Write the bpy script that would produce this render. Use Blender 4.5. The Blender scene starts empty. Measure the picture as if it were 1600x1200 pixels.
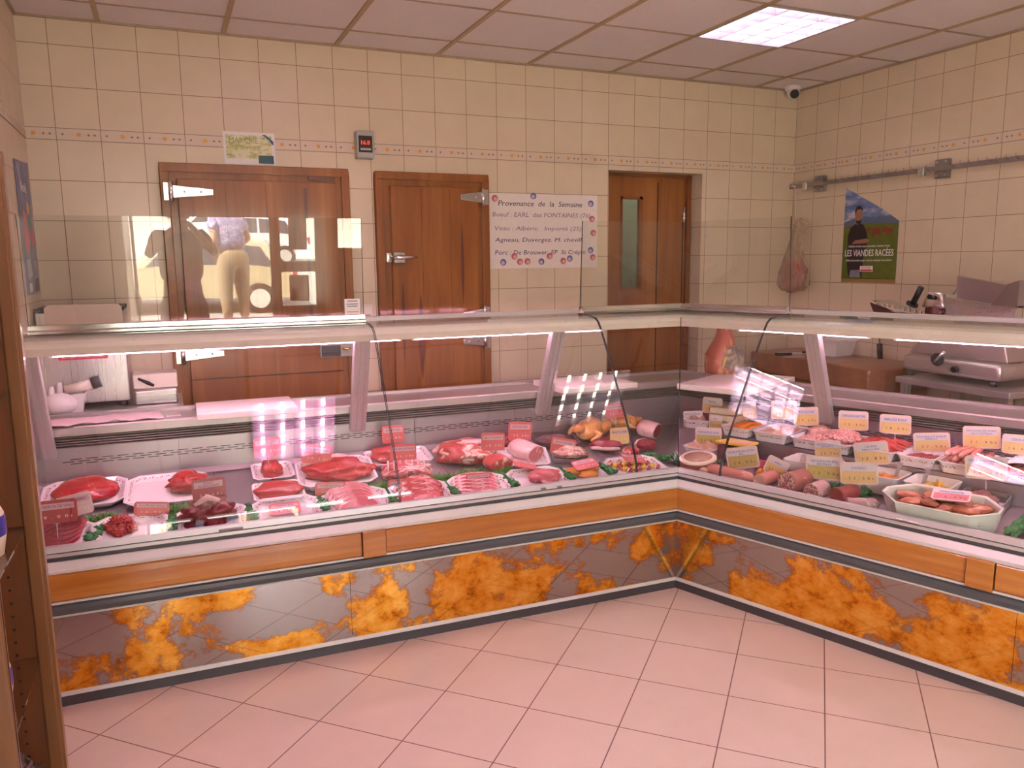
import bpy, bmesh, math, random
from mathutils import Vector, Matrix, noise, Euler
random.seed(7)
SC = bpy.context.scene
COL = SC.collection
PI = math.pi

# ------------------------------------------------------------------ camera
CAM = Vector((.6448, -4.6623, 1.608))
YAW, PITCH, ROLL = .4125, -.1540, -.0108
_r = Vector((math.cos(YAW), -math.sin(YAW), 0))
_f = Vector((math.sin(YAW)*math.cos(PITCH), math.cos(YAW)*math.cos(PITCH), math.sin(PITCH)))
_u = _r.cross(_f)
_r2 = _r*math.cos(ROLL) + _u*math.sin(ROLL)
_u2 = -_r*math.sin(ROLL) + _u*math.cos(ROLL)
cd = bpy.data.cameras.new('camera'); cam = bpy.data.objects.new('camera', cd); COL.objects.link(cam)
cam.matrix_world = Matrix(((_r2.x, _u2.x, -_f.x, CAM.x), (_r2.y, _u2.y, -_f.y, CAM.y), (_r2.z, _u2.z, -_f.z, CAM.z), (0, 0, 0, 1)))
cd.sensor_width = 36; cd.lens = 1226.2/1600*36; cd.clip_start = .01
SC.camera = cam

# ------------------------------------------------------------------ light and exposure
w = bpy.data.worlds.new('sky'); SC.world = w; w.use_nodes = True
nt = w.node_tree; nt.nodes.clear()
wo = nt.nodes.new('ShaderNodeOutputWorld'); wb = nt.nodes.new('ShaderNodeBackground')
wb.inputs[0].default_value = (.86, .93, 1, 1); wb.inputs[1].default_value = 5.5
nt.links.new(wb.outputs[0], wo.inputs[0])
sun = bpy.data.lights.new('sun', 'SUN'); sun.energy = 26; sun.angle = .01; sun.color = (1, .95, .86)
so = bpy.data.objects.new('sun', sun); COL.objects.link(so); so.rotation_euler = (math.radians(-19), math.radians(-30), 0)
def area(name, loc, sx, sy, power, col, rot=(0, 0, 0)):
    l = bpy.data.lights.new(name, 'AREA'); l.shape = 'RECTANGLE'; l.size = sx; l.size_y = sy; l.energy = power; l.color = col
    o = bpy.data.objects.new(name, l); COL.objects.link(o); o.location = loc; o.rotation_euler = rot; return o
LAMP_COL = (1, .80, .70)
TUBE_E, TUBE_C, TUBE_P = 20.0, (1.0, .86, .90), (1.0, .74, .84)       # ceiling fixture tubes
CASE_E, CASE_C = 22.0, (1.0, .54, .78)       # pink tubes inside the counters
vs = SC.view_settings
SC.display_settings.display_device = 'sRGB'
vs.view_transform = 'Standard'; vs.look = 'None'; vs.exposure = 1.45; vs.gamma = 1; vs.use_curve_mapping = False

# ------------------------------------------------------------------ mesh helper
class M:
    def __init__(s): s.v = []; s.f = []; s.sm = []
    def add(s, v, f, smooth=False, mat=None):
        o = len(s.v)
        s.v += [tuple(mat @ Vector(p)) if mat else tuple(p) for p in v]
        s.f += [tuple(i+o for i in q) for q in f]; s.sm += [smooth]*len(f); return s
    def box(s, x0, x1, y0, y1, z0, z1, mat=None):
        v = [(x, y, z) for z in (z0, z1) for y in (y0, y1) for x in (x0, x1)]
        return s.add(v, [(0, 2, 3, 1), (4, 5, 7, 6), (0, 1, 5, 4), (2, 6, 7, 3), (0, 4, 6, 2), (1, 3, 7, 5)], False, mat)
    def tube(s, pts, r, n=10, cap=True, mat=None, smooth=True):
        pts = [Vector(p) for p in pts]; rr = r if isinstance(r, (list, tuple)) else [r]*len(pts)
        v = []; f = []; ref = Vector((0, 0, 1))
        for i, p in enumerate(pts):
            t = (pts[min(i+1, len(pts)-1)]-pts[max(i-1, 0)]).normalized()
            if i == 0:
                a = t.orthogonal().normalized()
            else:
                a = (a - t*a.dot(t)).normalized()
            b = t.cross(a)
            for k in range(n):
                an = 2*PI*k/n; v.append(p + (a*math.cos(an)+b*math.sin(an))*rr[i])
        for i in range(len(pts)-1):
            for k in range(n):
                k2 = (k+1) % n; f.append((i*n+k, i*n+k2, (i+1)*n+k2, (i+1)*n+k))
        s.add(v, f, smooth, mat)
        if cap:
            o = len(pts)*n
            s.add(v[:n], [tuple(range(n))[::-1]], False, mat); s.add(v[-n:], [tuple(range(n))], False, mat)
        return s
    def lathe(s, prof, n=24, c=(0, 0, 0), mat=None, smooth=True):
        v = []; f = []
        for (r, z) in prof:
            for k in range(n):
                an = 2*PI*k/n; v.append((c[0]+r*math.cos(an), c[1]+r*math.sin(an), c[2]+z))
        for i in range(len(prof)-1):
            for k in range(n):
                k2 = (k+1) % n; f.append((i*n+k, i*n+k2, (i+1)*n+k2, (i+1)*n+k))
        s.add(v, f, smooth, mat)
        if prof[0][0] > 1e-6: s.add(v[:n], [tuple(range(n))[::-1]], False, mat)
        if prof[-1][0] > 1e-6: s.add(v[-n:], [tuple(range(n))], False, mat)
        return s
    def prism(s, poly, z0, z1, mat=None):       # poly in xy
        n = len(poly); v = [(x, y, z0) for x, y in poly]+[(x, y, z1) for x, y in poly]
        f = [tuple(range(n))[::-1], tuple(range(n, 2*n))]+[(k, (k+1) % n, n+(k+1) % n, n+k) for k in range(n)]
        return s.add(v, f, False, mat)
    def loops(s, L, cap0=True, cap1=True, smooth=False):  # list of equal length loops
        n = len(L[0]); v = [p for l in L for p in l]; f = []
        for i in range(len(L)-1):
            for k in range(n):
                k2 = (k+1) % n; f.append((i*n+k, i*n+k2, (i+1)*n+k2, (i+1)*n+k))
        if cap0: f.append(tuple(range(n))[::-1])
        if cap1: f.append(tuple(range((len(L)-1)*n, len(L)*n)))
        return s.add(v, f, smooth)
    def blob(s, c, r, seed=0, amp=.12, fr=3., nu=28, nv=18, flat=True, mat=None, hf=0., hfr=30.):
        v = []; f = []
        for i in range(nv+1):
            th = PI*i/nv
            for k in range(nu):
                ph = 2*PI*k/nu; d = Vector((math.sin(th)*math.cos(ph), math.sin(th)*math.sin(ph), math.cos(th)))
                q = 1+amp*noise.noise(d*fr*.6+Vector((seed*3.1, seed, 7)))*1.6
                if hf: q += hf*noise.noise(d*hfr*.3+Vector((seed, 3, 1)))
                p = Vector((d.x*r[0]*q, d.y*r[1]*q, d.z*r[2]*q))
                if flat and p.z < -r[2]*.55: p.z = -r[2]*.55-(-r[2]*.55-p.z)*.12
                v.append((c[0]+p.x, c[1]+p.y, c[2]+p.z))
        for i in range(nv):
            for k in range(nu):
                k2 = (k+1) % nu; f.append((i*nu+k, (i+1)*nu+k, (i+1)*nu+k2, i*nu+k2))
        return s.add(v, f, True, mat)
    def build(s, name, mat, parent=None, bevel=0, seg=2):
        me = bpy.data.meshes.new(name); me.from_pydata([tuple(p) for p in s.v], [], s.f)
        bm = bmesh.new(); bm.from_mesh(me)
        bm.faces.ensure_lookup_table()
        for i, fc in enumerate(bm.faces): fc.smooth = s.sm[i]
        bmesh.ops.remove_doubles(bm, verts=bm.verts, dist=1e-6)
        bmesh.ops.recalc_face_normals(bm, faces=bm.faces)
        if bevel:
            bmesh.ops.bevel(bm, geom=[e for e in bm.edges if len(e.link_faces) == 2 and e.calc_face_angle(0) > .6], offset=bevel, segments=seg, profile=.5, affect='EDGES', clamp_overlap=True)
            for fc in bm.faces:
                if len(fc.verts) < 5 and fc.calc_area() < bevel*bevel*60: fc.smooth = True
        bm.to_mesh(me); bm.free()
        if mat:
            for mm in (mat if isinstance(mat, (list, tuple)) else [mat]): me.materials.append(mm)
        o = bpy.data.objects.new(name, me); COL.objects.link(o)
        if parent: o.parent = parent
        return o
def tag(o, label, cat=None, group=None, kind=None):
    if label: o['label'] = label
    if cat: o['category'] = cat
    if group: o['group'] = group
    if kind: o['kind'] = kind
    return o
def thing(name, label, cat, loc=(0, 0, 0), rz=0, group=None, rx=0, ry=0):
    o = bpy.data.objects.new(name, None); COL.objects.link(o); o.empty_display_size = .05
    o.location = loc; o.rotation_euler = (rx, ry, rz); return tag(o, label, cat, group)
def struct(o): o['kind'] = 'structure'; return o
def copy_tree(o, parent=None):
    c = o.copy(); COL.objects.link(c)
    if parent: c.parent = parent
    for ch in list(o.children): copy_tree(ch, c)
    return c
_fonts = {}
def text(s, size, mat, parent, name='lettering', loc=(0, 0, 0), rot=(PI/2, 0, 0), w=None, ext=.0004, align='CENTER', shear=0, bold=0, label=None):
    c = bpy.data.curves.new(name, 'FONT'); c.body = s; c.size = size; c.extrude = ext; c.align_x = align; c.align_y = 'CENTER'; c.shear = shear; c.offset = bold; c.resolution_u = 2
    t = bpy.data.objects.new(name, c); me = bpy.data.meshes.new_from_object(t); bpy.data.objects.remove(t)
    if w and me.vertices:
        xs = [v.co.x for v in me.vertices]; k = w/(max(xs)-min(xs))
        cx = (max(xs)+min(xs))/2 if align == 'CENTER' else min(xs)
        for v in me.vertices: v.co.x = (v.co.x-cx)*k
    me.materials.clear(); me.materials.append(mat)
    o = bpy.data.objects.new(name, me); COL.objects.link(o); o.parent = parent; o.location = loc; o.rotation_euler = rot
    if label: o['label'] = label
    return o

# ------------------------------------------------------------------ materials
def newmat(name):
    m = bpy.data.materials.new(name); m.use_nodes = True; n = m.node_tree; n.nodes.clear()
    o = n.nodes.new('ShaderNodeOutputMaterial'); return m, n, o
def N(n, t, **kw):
    x = n.nodes.new(t)
    for k, v in kw.items(): setattr(x, k, v)
    return x
def setin(n, node, idx, val):
    if hasattr(val, 'is_linked') or hasattr(val, 'links'): n.links.new(val, node.inputs[idx])
    else:
        if isinstance(val, tuple) and len(val) == 3 and node.inputs[idx].type == 'RGBA': val = val+(1,)
        node.inputs[idx].default_value = val
def math_(n, op, a, b=None, c=None):
    x = N(n, 'ShaderNodeMath', operation=op); setin(n, x, 0, a)
    if b is not None: setin(n, x, 1, b)
    if c is not None: setin(n, x, 2, c)
    return x.outputs[0]
def mixc(n, fac, a, b):
    x = N(n, 'ShaderNodeMix', data_type='RGBA'); setin(n, x, 0, fac); setin(n, x, 6, a); setin(n, x, 7, b); return x.outputs[2]
def ramp(n, fac, stops):
    x = N(n, 'ShaderNodeValToRGB'); n.links.new(fac, x.inputs[0]); cr = x.color_ramp
    while len(cr.elements) < len(stops): cr.elements.new(.5)
    for e, (p, c) in zip(cr.elements, stops): e.position = p; e.color = c+(1,) if len(c) == 3 else c
    return x.outputs[0]
def coords(n, scale=(1, 1, 1), rot=(0, 0, 0), loc=(0, 0, 0)):
    t = N(n, 'ShaderNodeTexCoord'); mp = N(n, 'ShaderNodeMapping'); n.links.new(t.outputs['Object'], mp.inputs[0])
    mp.inputs['Scale'].default_value = scale; mp.inputs['Rotation'].default_value = rot; mp.inputs['Location'].default_value = loc
    return mp.outputs[0]
def nz(n, vec, scale, detail=4, rough=.55, dist=0):
    x = N(n, 'ShaderNodeTexNoise'); n.links.new(vec, x.inputs['Vector']); x.inputs['Scale'].default_value = scale
    x.inputs['Detail'].default_value = detail; x.inputs['Roughness'].default_value = rough; x.inputs['Distortion'].default_value = dist
    return x.outputs[0]
def bsdf(n, o, col, rough=.5, metal=0., spec=.5, bump=None, bs=.2, bd=.002, em=None, es=0, trans=0, alpha=None, sss=0, coat=0):
    p = N(n, 'ShaderNodeBsdfPrincipled'); setin(n, p, 'Base Color', col); setin(n, p, 'Roughness', rough); setin(n, p, 'Metallic', metal)
    p.inputs['Specular IOR Level'].default_value = spec
    if coat: p.inputs['Coat Weight'].default_value = coat; p.inputs['Coat Roughness'].default_value = .08
    if trans: p.inputs['Transmission Weight'].default_value = trans
    if alpha is not None: setin(n, p, 'Alpha', alpha)
    if em: p.inputs['Emission Color'].default_value = em+(1,); p.inputs['Emission Strength'].default_value = es
    if bump is not None:
        b = N(n, 'ShaderNodeBump'); b.inputs['Strength'].default_value = bs; b.inputs['Distance'].default_value = bd
        n.links.new(bump, b.inputs['Height']); n.links.new(b.outputs[0], p.inputs['Normal'])
    n.links.new(p.outputs[0], o.inputs[0]); return p
def plain(name, col, rough=.5, metal=0., var=.06, scale=25, spec=.5, bump=0, **kw):
    m, n, o = newmat(name); v = coords(n); t = nz(n, v, scale)
    c = mixc(n, t, tuple(max(0, x*(1-var)) for x in col), tuple(min(1, x*(1+var)) for x in col))
    bsdf(n, o, c, rough, metal, spec, t if bump else None, bump, **kw); return m
def wood(name, c0, c1, c2, scale=(1, 1, 1), rough=.35, axis='z', g=9, coat=.3):
    m, n, o = newmat(name)
    st = {'x': (.35, 5, 5), 'z': (5, 5, .35), 'y': (5, .35, 5)}[axis]
    v = coords(n, tuple(a*b for a, b in zip(st, scale)))
    a = nz(n, v, 1.1, 3, .6, .6); b = nz(n, v, g, 5, .6)
    t = math_(n, 'ADD', math_(n, 'MULTIPLY', a, .7), math_(n, 'MULTIPLY', b, .3))
    c = ramp(n, t, [(.30, c0), (.5, c1), (.68, c2)])
    bsdf(n, o, c, rough, bump=b, bs=.08, bd=.001, coat=coat); return m
def steel(name, col=(.62, .60, .60), rough=.28, metal=.9, axis='x', amp=.05):
    m, n, o = newmat(name)
    st = {'x': (2, 160, 160), 'z': (160, 160, 2), 'y': (160, 2, 160)}[axis]
    a = nz(n, coords(n, st), 1, 2); b = nz(n, coords(n), 3, 3)
    r = math_(n, 'ADD', math_(n, 'MULTIPLY', a, amp), rough-amp/2)
    c = mixc(n, b, tuple(x*.9 for x in col), tuple(min(1, x*1.08) for x in col))
    bsdf(n, o, c, r, metal); return m
def emis(name, col, st):
    m, n, o = newmat(name); e = N(n, 'ShaderNodeEmission'); e.inputs[0].default_value = col+(1,); e.inputs[1].default_value = st
    n.links.new(e.outputs[0], o.inputs[0]); return m
def glass(name, tint=(.97, .985, .975), f0=.045, rough=0.0):
    m, n, o = newmat(name)
    g = N(n, 'ShaderNodeNewGeometry'); d = N(n, 'ShaderNodeVectorMath', operation='DOT_PRODUCT')
    n.links.new(g.outputs['Normal'], d.inputs[0]); n.links.new(g.outputs['Incoming'], d.inputs[1])
    c = math_(n, 'ABSOLUTE', d.outputs['Value']); k = math_(n, 'POWER', math_(n, 'SUBTRACT', 1.0, c), 5.0)
    fac = math_(n, 'ADD', math_(n, 'MULTIPLY', k, 1-f0), f0)
    t = N(n, 'ShaderNodeBsdfTransparent'); t.inputs[0].default_value = tint+(1,)
    gl = N(n, 'ShaderNodeBsdfGlossy'); gl.inputs['Roughness'].default_value = rough
    mx = N(n, 'ShaderNodeMixShader'); n.links.new(fac, mx.inputs[0]); n.links.new(t.outputs[0], mx.inputs[1]); n.links.new(gl.outputs[0], mx.inputs[2])
    n.links.new(mx.outputs[0], o.inputs[0]); return m
def meat(name, lean, dark, fat, amt=.35, scale=9, st=(1, 1, 1), rough=.3, fine=60, grain=0):
    m, n, o = newmat(name); v = coords(n, st)
    a = nz(n, v, scale, 5, .62, 1.2); b = nz(n, coords(n), fine, 3); c = nz(n, v, scale*.45, 2)
    base = mixc(n, c, dark, lean)
    lo = .5+(.5-amt)*.28
    f = ramp(n, a, [(lo, (0, 0, 0)), (lo+.07, (1, 1, 1))])
    col = mixc(n, f, base, fat)
    col = mixc(n, math_(n, 'MULTIPLY', b, .25), col, dark)
    bsdf(n, o, col, rough, bump=math_(n, 'ADD', b, a), bs=.5, bd=.003, spec=.5, coat=.12); return m
def mince(name, c0, c1, fat, scale=140):
    m, n, o = newmat(name); v = coords(n)
    vo = N(n, 'ShaderNodeTexVoronoi'); n.links.new(v, vo.inputs['Vector']); vo.inputs['Scale'].default_value = scale
    rnd = N(n, 'ShaderNodeSeparateColor'); n.links.new(vo.outputs['Color'], rnd.inputs[0])
    col = ramp(n, rnd.outputs[0], [(.0, c0), (.55, c1), (.72, fat), (1, fat)])
    bsdf(n, o, col, .4, bump=vo.outputs['Distance'], bs=.8, bd=.004, coat=.15); return m

def tile_mat(name, axis, base, off=0.0):
    m, n, o = newmat(name)
    g = N(n, 'ShaderNodeNewGeometry'); s = N(n, 'ShaderNodeSeparateXYZ'); n.links.new(g.outputs['Position'], s.inputs[0])
    h = s.outputs[{'x': 0, 'y': 1}[axis]]; z = s.outputs[2]
    def edge(q):
        fr = math_(n, 'FRACT', math_(n, 'DIVIDE', q, .2)); d = math_(n, 'MINIMUM', fr, math_(n, 'SUBTRACT', 1.0, fr)); return math_(n, 'LESS_THAN', d, .0085)
    h2 = math_(n, 'ADD', h, off+20)
    up = math_(n, 'GREATER_THAN', z, 2.27)
    zz = math_(n, 'ADD', math_(n, 'SUBTRACT', z, 2.241), math_(n, 'MULTIPLY', up, -.0575)); zz = math_(n, 'ADD', zz, 20.0)
    line = math_(n, 'MAXIMUM', edge(h2), edge(zz))
    cell = N(n, 'ShaderNodeCombineXYZ'); setin(n, cell, 0, math_(n, 'FLOOR', math_(n, 'DIVIDE', h2, .2))); setin(n, cell, 1, math_(n, 'FLOOR', math_(n, 'DIVIDE', zz, .2)))
    wn = N(n, 'ShaderNodeTexWhiteNoise'); n.links.new(cell.outputs[0], wn.inputs[0])
    v = coords(n); cl = nz(n, v, 6, 5, .6)
    col = mixc(n, cl, tuple(x*.9 for x in base), tuple(min(1, x*1.07) for x in base))
    col = mixc(n, math_(n, 'MULTIPLY', wn.outputs[0], .10), col, (.50, .36, .22))
    col = mixc(n, line, col, (.30, .19, .12))
    rg = math_(n, 'ADD', math_(n, 'MULTIPLY', line, .5), .27)
    bsdf(n, o, col, rg, bump=math_(n, 'SUBTRACT', 1.0, line), bs=.3, bd=.001); return m

TILE = (.73, .595, .44)
MT_back = tile_mat('cream_wall_tiles', 'x', TILE)
MT_side = tile_mat('cream_wall_tiles_side', 'y', TILE, .0)
def band_mat(name, axis):
    m, n, o = newmat(name)
    g = N(n, 'ShaderNodeNewGeometry'); s = N(n, 'ShaderNodeSeparateXYZ'); n.links.new(g.outputs['Position'], s.inputs[0])
    h = math_(n, 'FRACT', math_(n, 'DIVIDE', math_(n, 'ADD', s.outputs[{'x': 0, 'y': 1}[axis]], 20.0), .2)); z = s.outputs[2]
    dz = math_(n, 'ABSOLUTE', math_(n, 'SUBTRACT', z, 2.2695))
    def spot(c, r, k=1):
        d = math_(n, 'MULTIPLY', math_(n, 'ABSOLUTE', math_(n, 'SUBTRACT', h, c)), .2)
        if k: q = math_(n, 'ADD', d, dz)
        else: q = math_(n, 'MAXIMUM', d, dz)
        return math_(n, 'LESS_THAN', q, r)
    col = (.66, .53, .42)
    smear = math_(n, 'MULTIPLY', math_(n, 'LESS_THAN', dz, .006), math_(n, 'GREATER_THAN', h, .33))
    col = mixc(n, math_(n, 'MULTIPLY', smear, .35), col, (.70, .46, .26))
    col = mixc(n, spot(.5, .009, 0), col, (.72, .33, .06))
    for c in (.72, .86, .14): col = mixc(n, spot(c, .007), col, (.33, .17, .09))
    ln = math_(n, 'MAXIMUM', math_(n, 'LESS_THAN', math_(n, 'MINIMUM', h, math_(n, 'SUBTRACT', 1.0, h)), .008), math_(n, 'GREATER_THAN', dz, .0272))
    col = mixc(n, ln, col, (.25, .15, .10))
    bsdf(n, o, col, .35); return m
MB_back, MB_side = band_mat('border_tiles', 'x'), band_mat('border_tiles_side', 'y')

def floor_mat():
    m, n, o = newmat('diagonal_floor_tiles')
    g = N(n, 'ShaderNodeNewGeometry'); s = N(n, 'ShaderNodeSeparateXYZ'); n.links.new(g.outputs['Position'], s.inputs[0])
    a = math_(n, 'SUBTRACT', s.outputs[0], 2.461); b = math_(n, 'SUBTRACT', s.outputs[1], -2.019)
    k = .70711/.3355
    p = math_(n, 'ADD', math_(n, 'MULTIPLY', math_(n, 'ADD', a, b), k), 100.0); q = math_(n, 'ADD', math_(n, 'MULTIPLY', math_(n, 'SUBTRACT', a, b), k), 100.0)
    def e(x):
        fr = math_(n, 'FRACT', x); return math_(n, 'LESS_THAN', math_(n, 'MINIMUM', fr, math_(n, 'SUBTRACT', 1.0, fr)), .0066)
    line = math_(n, 'MAXIMUM', e(p), e(q))
    cell = N(n, 'ShaderNodeCombineXYZ'); setin(n, cell, 0, math_(n, 'FLOOR', p)); setin(n, cell, 1, math_(n, 'FLOOR', q))
    wn = N(n, 'ShaderNodeTexWhiteNoise'); n.links.new(cell.outputs[0], wn.inputs[0])
    v = coords(n); cl = nz(n, v, 7, 5, .6); sp = nz(n, v, 90, 2)
    col = mixc(n, cl, (.56, .44, .36), (.65, .52, .43))
    col = mixc(n, math_(n, 'MULTIPLY', wn.outputs[0], .22), col, (.62, .46, .36))
    col = mixc(n, math_(n, 'MULTIPLY', math_(n, 'GREATER_THAN', sp, .68), .2), col, (.42, .30, .22))
    col = mixc(n, line, col, (.17, .09, .07))
    bsdf(n, o, col, math_(n, 'ADD', math_(n, 'MULTIPLY', cl, .12), .26), spec=.4); return m
def ceil_mat():
    m, n, o = newmat('mineral_fibre_ceiling'); v = coords(n); a = nz(n, v, 120, 3); b = nz(n, v, 2, 3)
    col = mixc(n, b, (.74, .67, .66), (.82, .76, .75)); col = mixc(n, math_(n, 'MULTIPLY', math_(n, 'GREATER_THAN', a, .63), .25), col, (.45, .38, .33))
    bsdf(n, o, col, .9, bump=a, bs=.2); return m
def antique():
    m, n, o = newmat('amber_antique_mirror'); v = coords(n, (1, 1, 1.25))
    a = nz(n, v, 2.5, 14, .60, .2); c = nz(n, v, 9, 10, .72, .15); fine = nz(n, v, 60, 4, .7)
    t = math_(n, 'ADD', a, math_(n, 'MULTIPLY', math_(n, 'SUBTRACT', fine, .5), .13))
    mask = ramp(n, t, [(.488, (0, 0, 0)), (.502, (1, 1, 1))])
    edge = ramp(n, t, [(.47, (0, 0, 0)), (.492, (1, 1, 1)), (.53, (0, 0, 0))])
    amber = ramp(n, c, [(.34, (.36, .10, .010)), (.46, (.80, .34, .03)), (.62, (.95, .55, .11))])
    grey = mixc(n, c, (.34, .29, .26), (.42, .38, .36))
    col = mixc(n, mask, grey, amber); col = mixc(n, math_(n, 'MULTIPLY', edge, .6), col, (.38, .12, .015))
    bsdf(n, o, col, math_(n, 'ADD', math_(n, 'MULTIPLY', mask, .035), .03), .92, bump=math_(n, 'MULTIPLY', c, mask), bs=.05, bd=.002); return m

WD = wood('orange_varnished_wood', (.19, .052, .011), (.28, .088, .017), (.38, .14, .032), axis='z')
WDH = wood('orange_varnished_wood_rail', (.27, .078, .012), (.41, .145, .022), (.54, .23, .045), axis='x', rough=.22, coat=.6)
WDD = wood('dark_shelf_wood', (.09, .026, .007), (.15, .045, .011), (.21, .068, .017), axis='z', rough=.4)
WDE = wood('shelf_edge_wood', (.12, .045, .014), (.175, .068, .02), (.23, .10, .032), axis='z')
WDS = plain('dark_wood_groove', (.06, .02, .008), .6)
BLOCK = wood('butcher_block_wood', (.20, .07, .025), (.33, .12, .045), (.42, .17, .07), axis='x', rough=.45)
STEEL = steel('brushed_steel'); STEELV = steel('brushed_steel_upright', axis='z')
STEELD = steel('deck_steel', (.40, .335, .37), .34, .72, amp=.05)
WORK = steel('worktop_steel', (.50, .45, .44), .38, .75)
CHROME = plain('chrome', (.82, .82, .83), .2, 1., .03)
ALU = steel('anodised_aluminium', (.62, .60, .60), .36, .6)
ALUL = plain('pale_enamel_profile', (.60, .58, .545), .34, .2)
DARK = plain('dark_grey_plastic', (.055, .055, .06), .35)
BUMP = plain('grey_rubber_bumper', (.075, .078, .085), .32)
KICK = plain('dark_kick_plate', (.05, .042, .045), .4)
BLACK = plain('black_plastic', (.014, .013, .014), .35)
WHITE = plain('white_plastic', (.80, .76, .74), .35)
CREAM = plain('cream_laminate', (.78, .70, .60), .4)
PORC = plain('white_porcelain', (.83, .78, .80), .12, coat=.4)
CERAM = plain('cream_ceramic', (.74, .72, .64), .22)
PAPER = plain('white_paper', (.80, .76, .75), .8)
PINKPAPER = plain('greaseproof_paper', (.78, .62, .64), .8, var=.1, scale=8)
BOARD = plain('polyethylene_board', (.82, .74, .70), .5)
GREYB = plain('grey_box_plastic', (.42, .42, .38), .5)
GRILLE = plain('grille_grey', (.22, .19, .19), .4, .3)
TBAR = plain('tan_ceiling_bar', (.45, .33, .18), .5)
TBARD = plain('brown_ceiling_bar', (.38, .28, .18), .5)
REDI = plain('red_ink', (.62, .03, .05), .5); BLUEI = plain('blue_ink', (.05, .09, .35), .5); BLACKI = plain('black_ink', (.02, .015, .03), .6)
VIOI = plain('violet_ink', (.09, .035, .13), .6); GREYI = plain('faded_violet_ink', (.27, .16, .24), .6); WHITEI = plain('white_ink', (.85, .82, .82), .6)
TAGR = plain('salmon_tag_plastic', (.66, .135, .14), .35); TAGY = plain('yellow_tag_plastic', (.74, .50, .22), .35)
TAGW = plain('pale_tag_border', (.76, .58, .54), .35)
LGREEN = plain('parsley_green', (.11, .34, .05), .6, var=.4, scale=60); DGREEN = plain('curly_parsley_green', (.05, .23, .07), .6, var=.4, scale=60)
GLASS = glass('counter_glass', f0=.05); SCREEN = glass('clear_screen', (.965, .975, .96), .05); PANE = glass('window_pane', f0=.035)
EDGE = plain('polished_glass_edge', (.05, .055, .06), .15)
PLAST = glass('cling_film', (.97, .95, .96), .10, .15)
WALLOUT = plain('pale_render', (.62, .58, .50), .9, bump=.2)
PAVE = plain('sunlit_paving', (.52, .46, .38), .9, var=.15, scale=5, bump=.2)
ROAD = plain('dusty_asphalt', (.36, .32, .27), .95, var=.1, scale=8)
# meats
RED = meat('lean_beef', (.50, .010, .018), (.30, .006, .012), (.66, .16, .15), .22, 12, (1, 2.2, 1))
REDD = meat('dark_beef', (.28, .015, .025), (.12, .006, .012), (.58, .30, .30), .25, 7)
VEAL = meat('rose_veal', (.60, .07, .07), (.40, .025, .03), (.82, .52, .50), .38, 13, (1, 2, 1))
LAMB = meat('lamb', (.55, .05, .045), (.34, .02, .02), (.84, .58, .50), .50, 10, (1, 2, 1))
PORK = meat('pink_pork', (.66, .17, .19), (.50, .08, .10), (.84, .52, .52), .32, 10, (1, 2, 1))
RIND = meat('fat_rind', (.82, .56, .55), (.72, .36, .38), (.88, .68, .64), .5, 10)
BACON = meat('streaky_belly', (.62, .09, .11), (.45, .04, .06), (.86, .60, .60), .54, 13, (1, 5, 1))
CHIX = meat('yellow_poultry_skin', (.84, .50, .16), (.76, .26, .09), (.90, .66, .36), .4, 10)
DUCK = meat('duck_breast_meat', (.34, .02, .05), (.2, .01, .03), (.5, .1, .12), .2, 8)
HAM = meat('cured_ham_skin', (.52, .16, .09), (.34, .08, .05), (.68, .40, .20), .42, 14, (1, 1, .35), .45)
HAMC = meat('cured_ham_mould', (.30, .26, .20), (.14, .11, .11), (.42, .38, .28), .5, 16, rough=.7)
PATE = meat('coarse_pate', (.50, .26, .20), (.38, .15, .12), (.66, .44, .36), .45, 22, rough=.5)
PALEPATE = meat('pale_pate', (.64, .38, .28), (.54, .28, .20), (.74, .52, .40), .45, 18, rough=.45)
SMINCE = mince('sausage_meat', (.50, .10, .10), (.66, .24, .22), (.80, .52, .48)); RMINCE = mince('beef_mince', (.48, .02, .02), (.62, .05, .045), (.62, .10, .09), 90)
SALAMI = mince('salami_cut', (.30, .05, .05), (.42, .13, .12), (.72, .52, .46), 170); SALSKIN = meat('salami_skin', (.46, .17, .13), (.34, .10, .08), (.58, .34, .28), .3, 18, rough=.5)
DSKIN = meat('dry_sausage_skin', (.34, .05, .04), (.22, .03, .03), (.5, .2, .16), .2, 14, rough=.4)
WSKIN = meat('floured_sausage_skin', (.66, .46, .44), (.40, .18, .18), (.78, .66, .62), .5, 16, rough=.6)
CARROT = plain('grated_carrot', (.86, .28, .03), .4, var=.2, scale=80); CORN = plain('corn_salad', (.76, .45, .06), .4, var=.35, scale=90)
CHEESE = plain('yellow_rind', (.84, .52, .08), .35); JELLY = meat('marinade', (.62, .20, .08), (.42, .09, .03), (.80, .46, .26), .4, 12, rough=.15)
ORANGE = plain('orange_terrine', (.78, .23, .025), .3, var=.2); SAUSP = meat('pink_sausage_skin', (.72, .30, .24), (.60, .20, .17), (.80, .46, .40), .3, 10, rough=.25)

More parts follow.
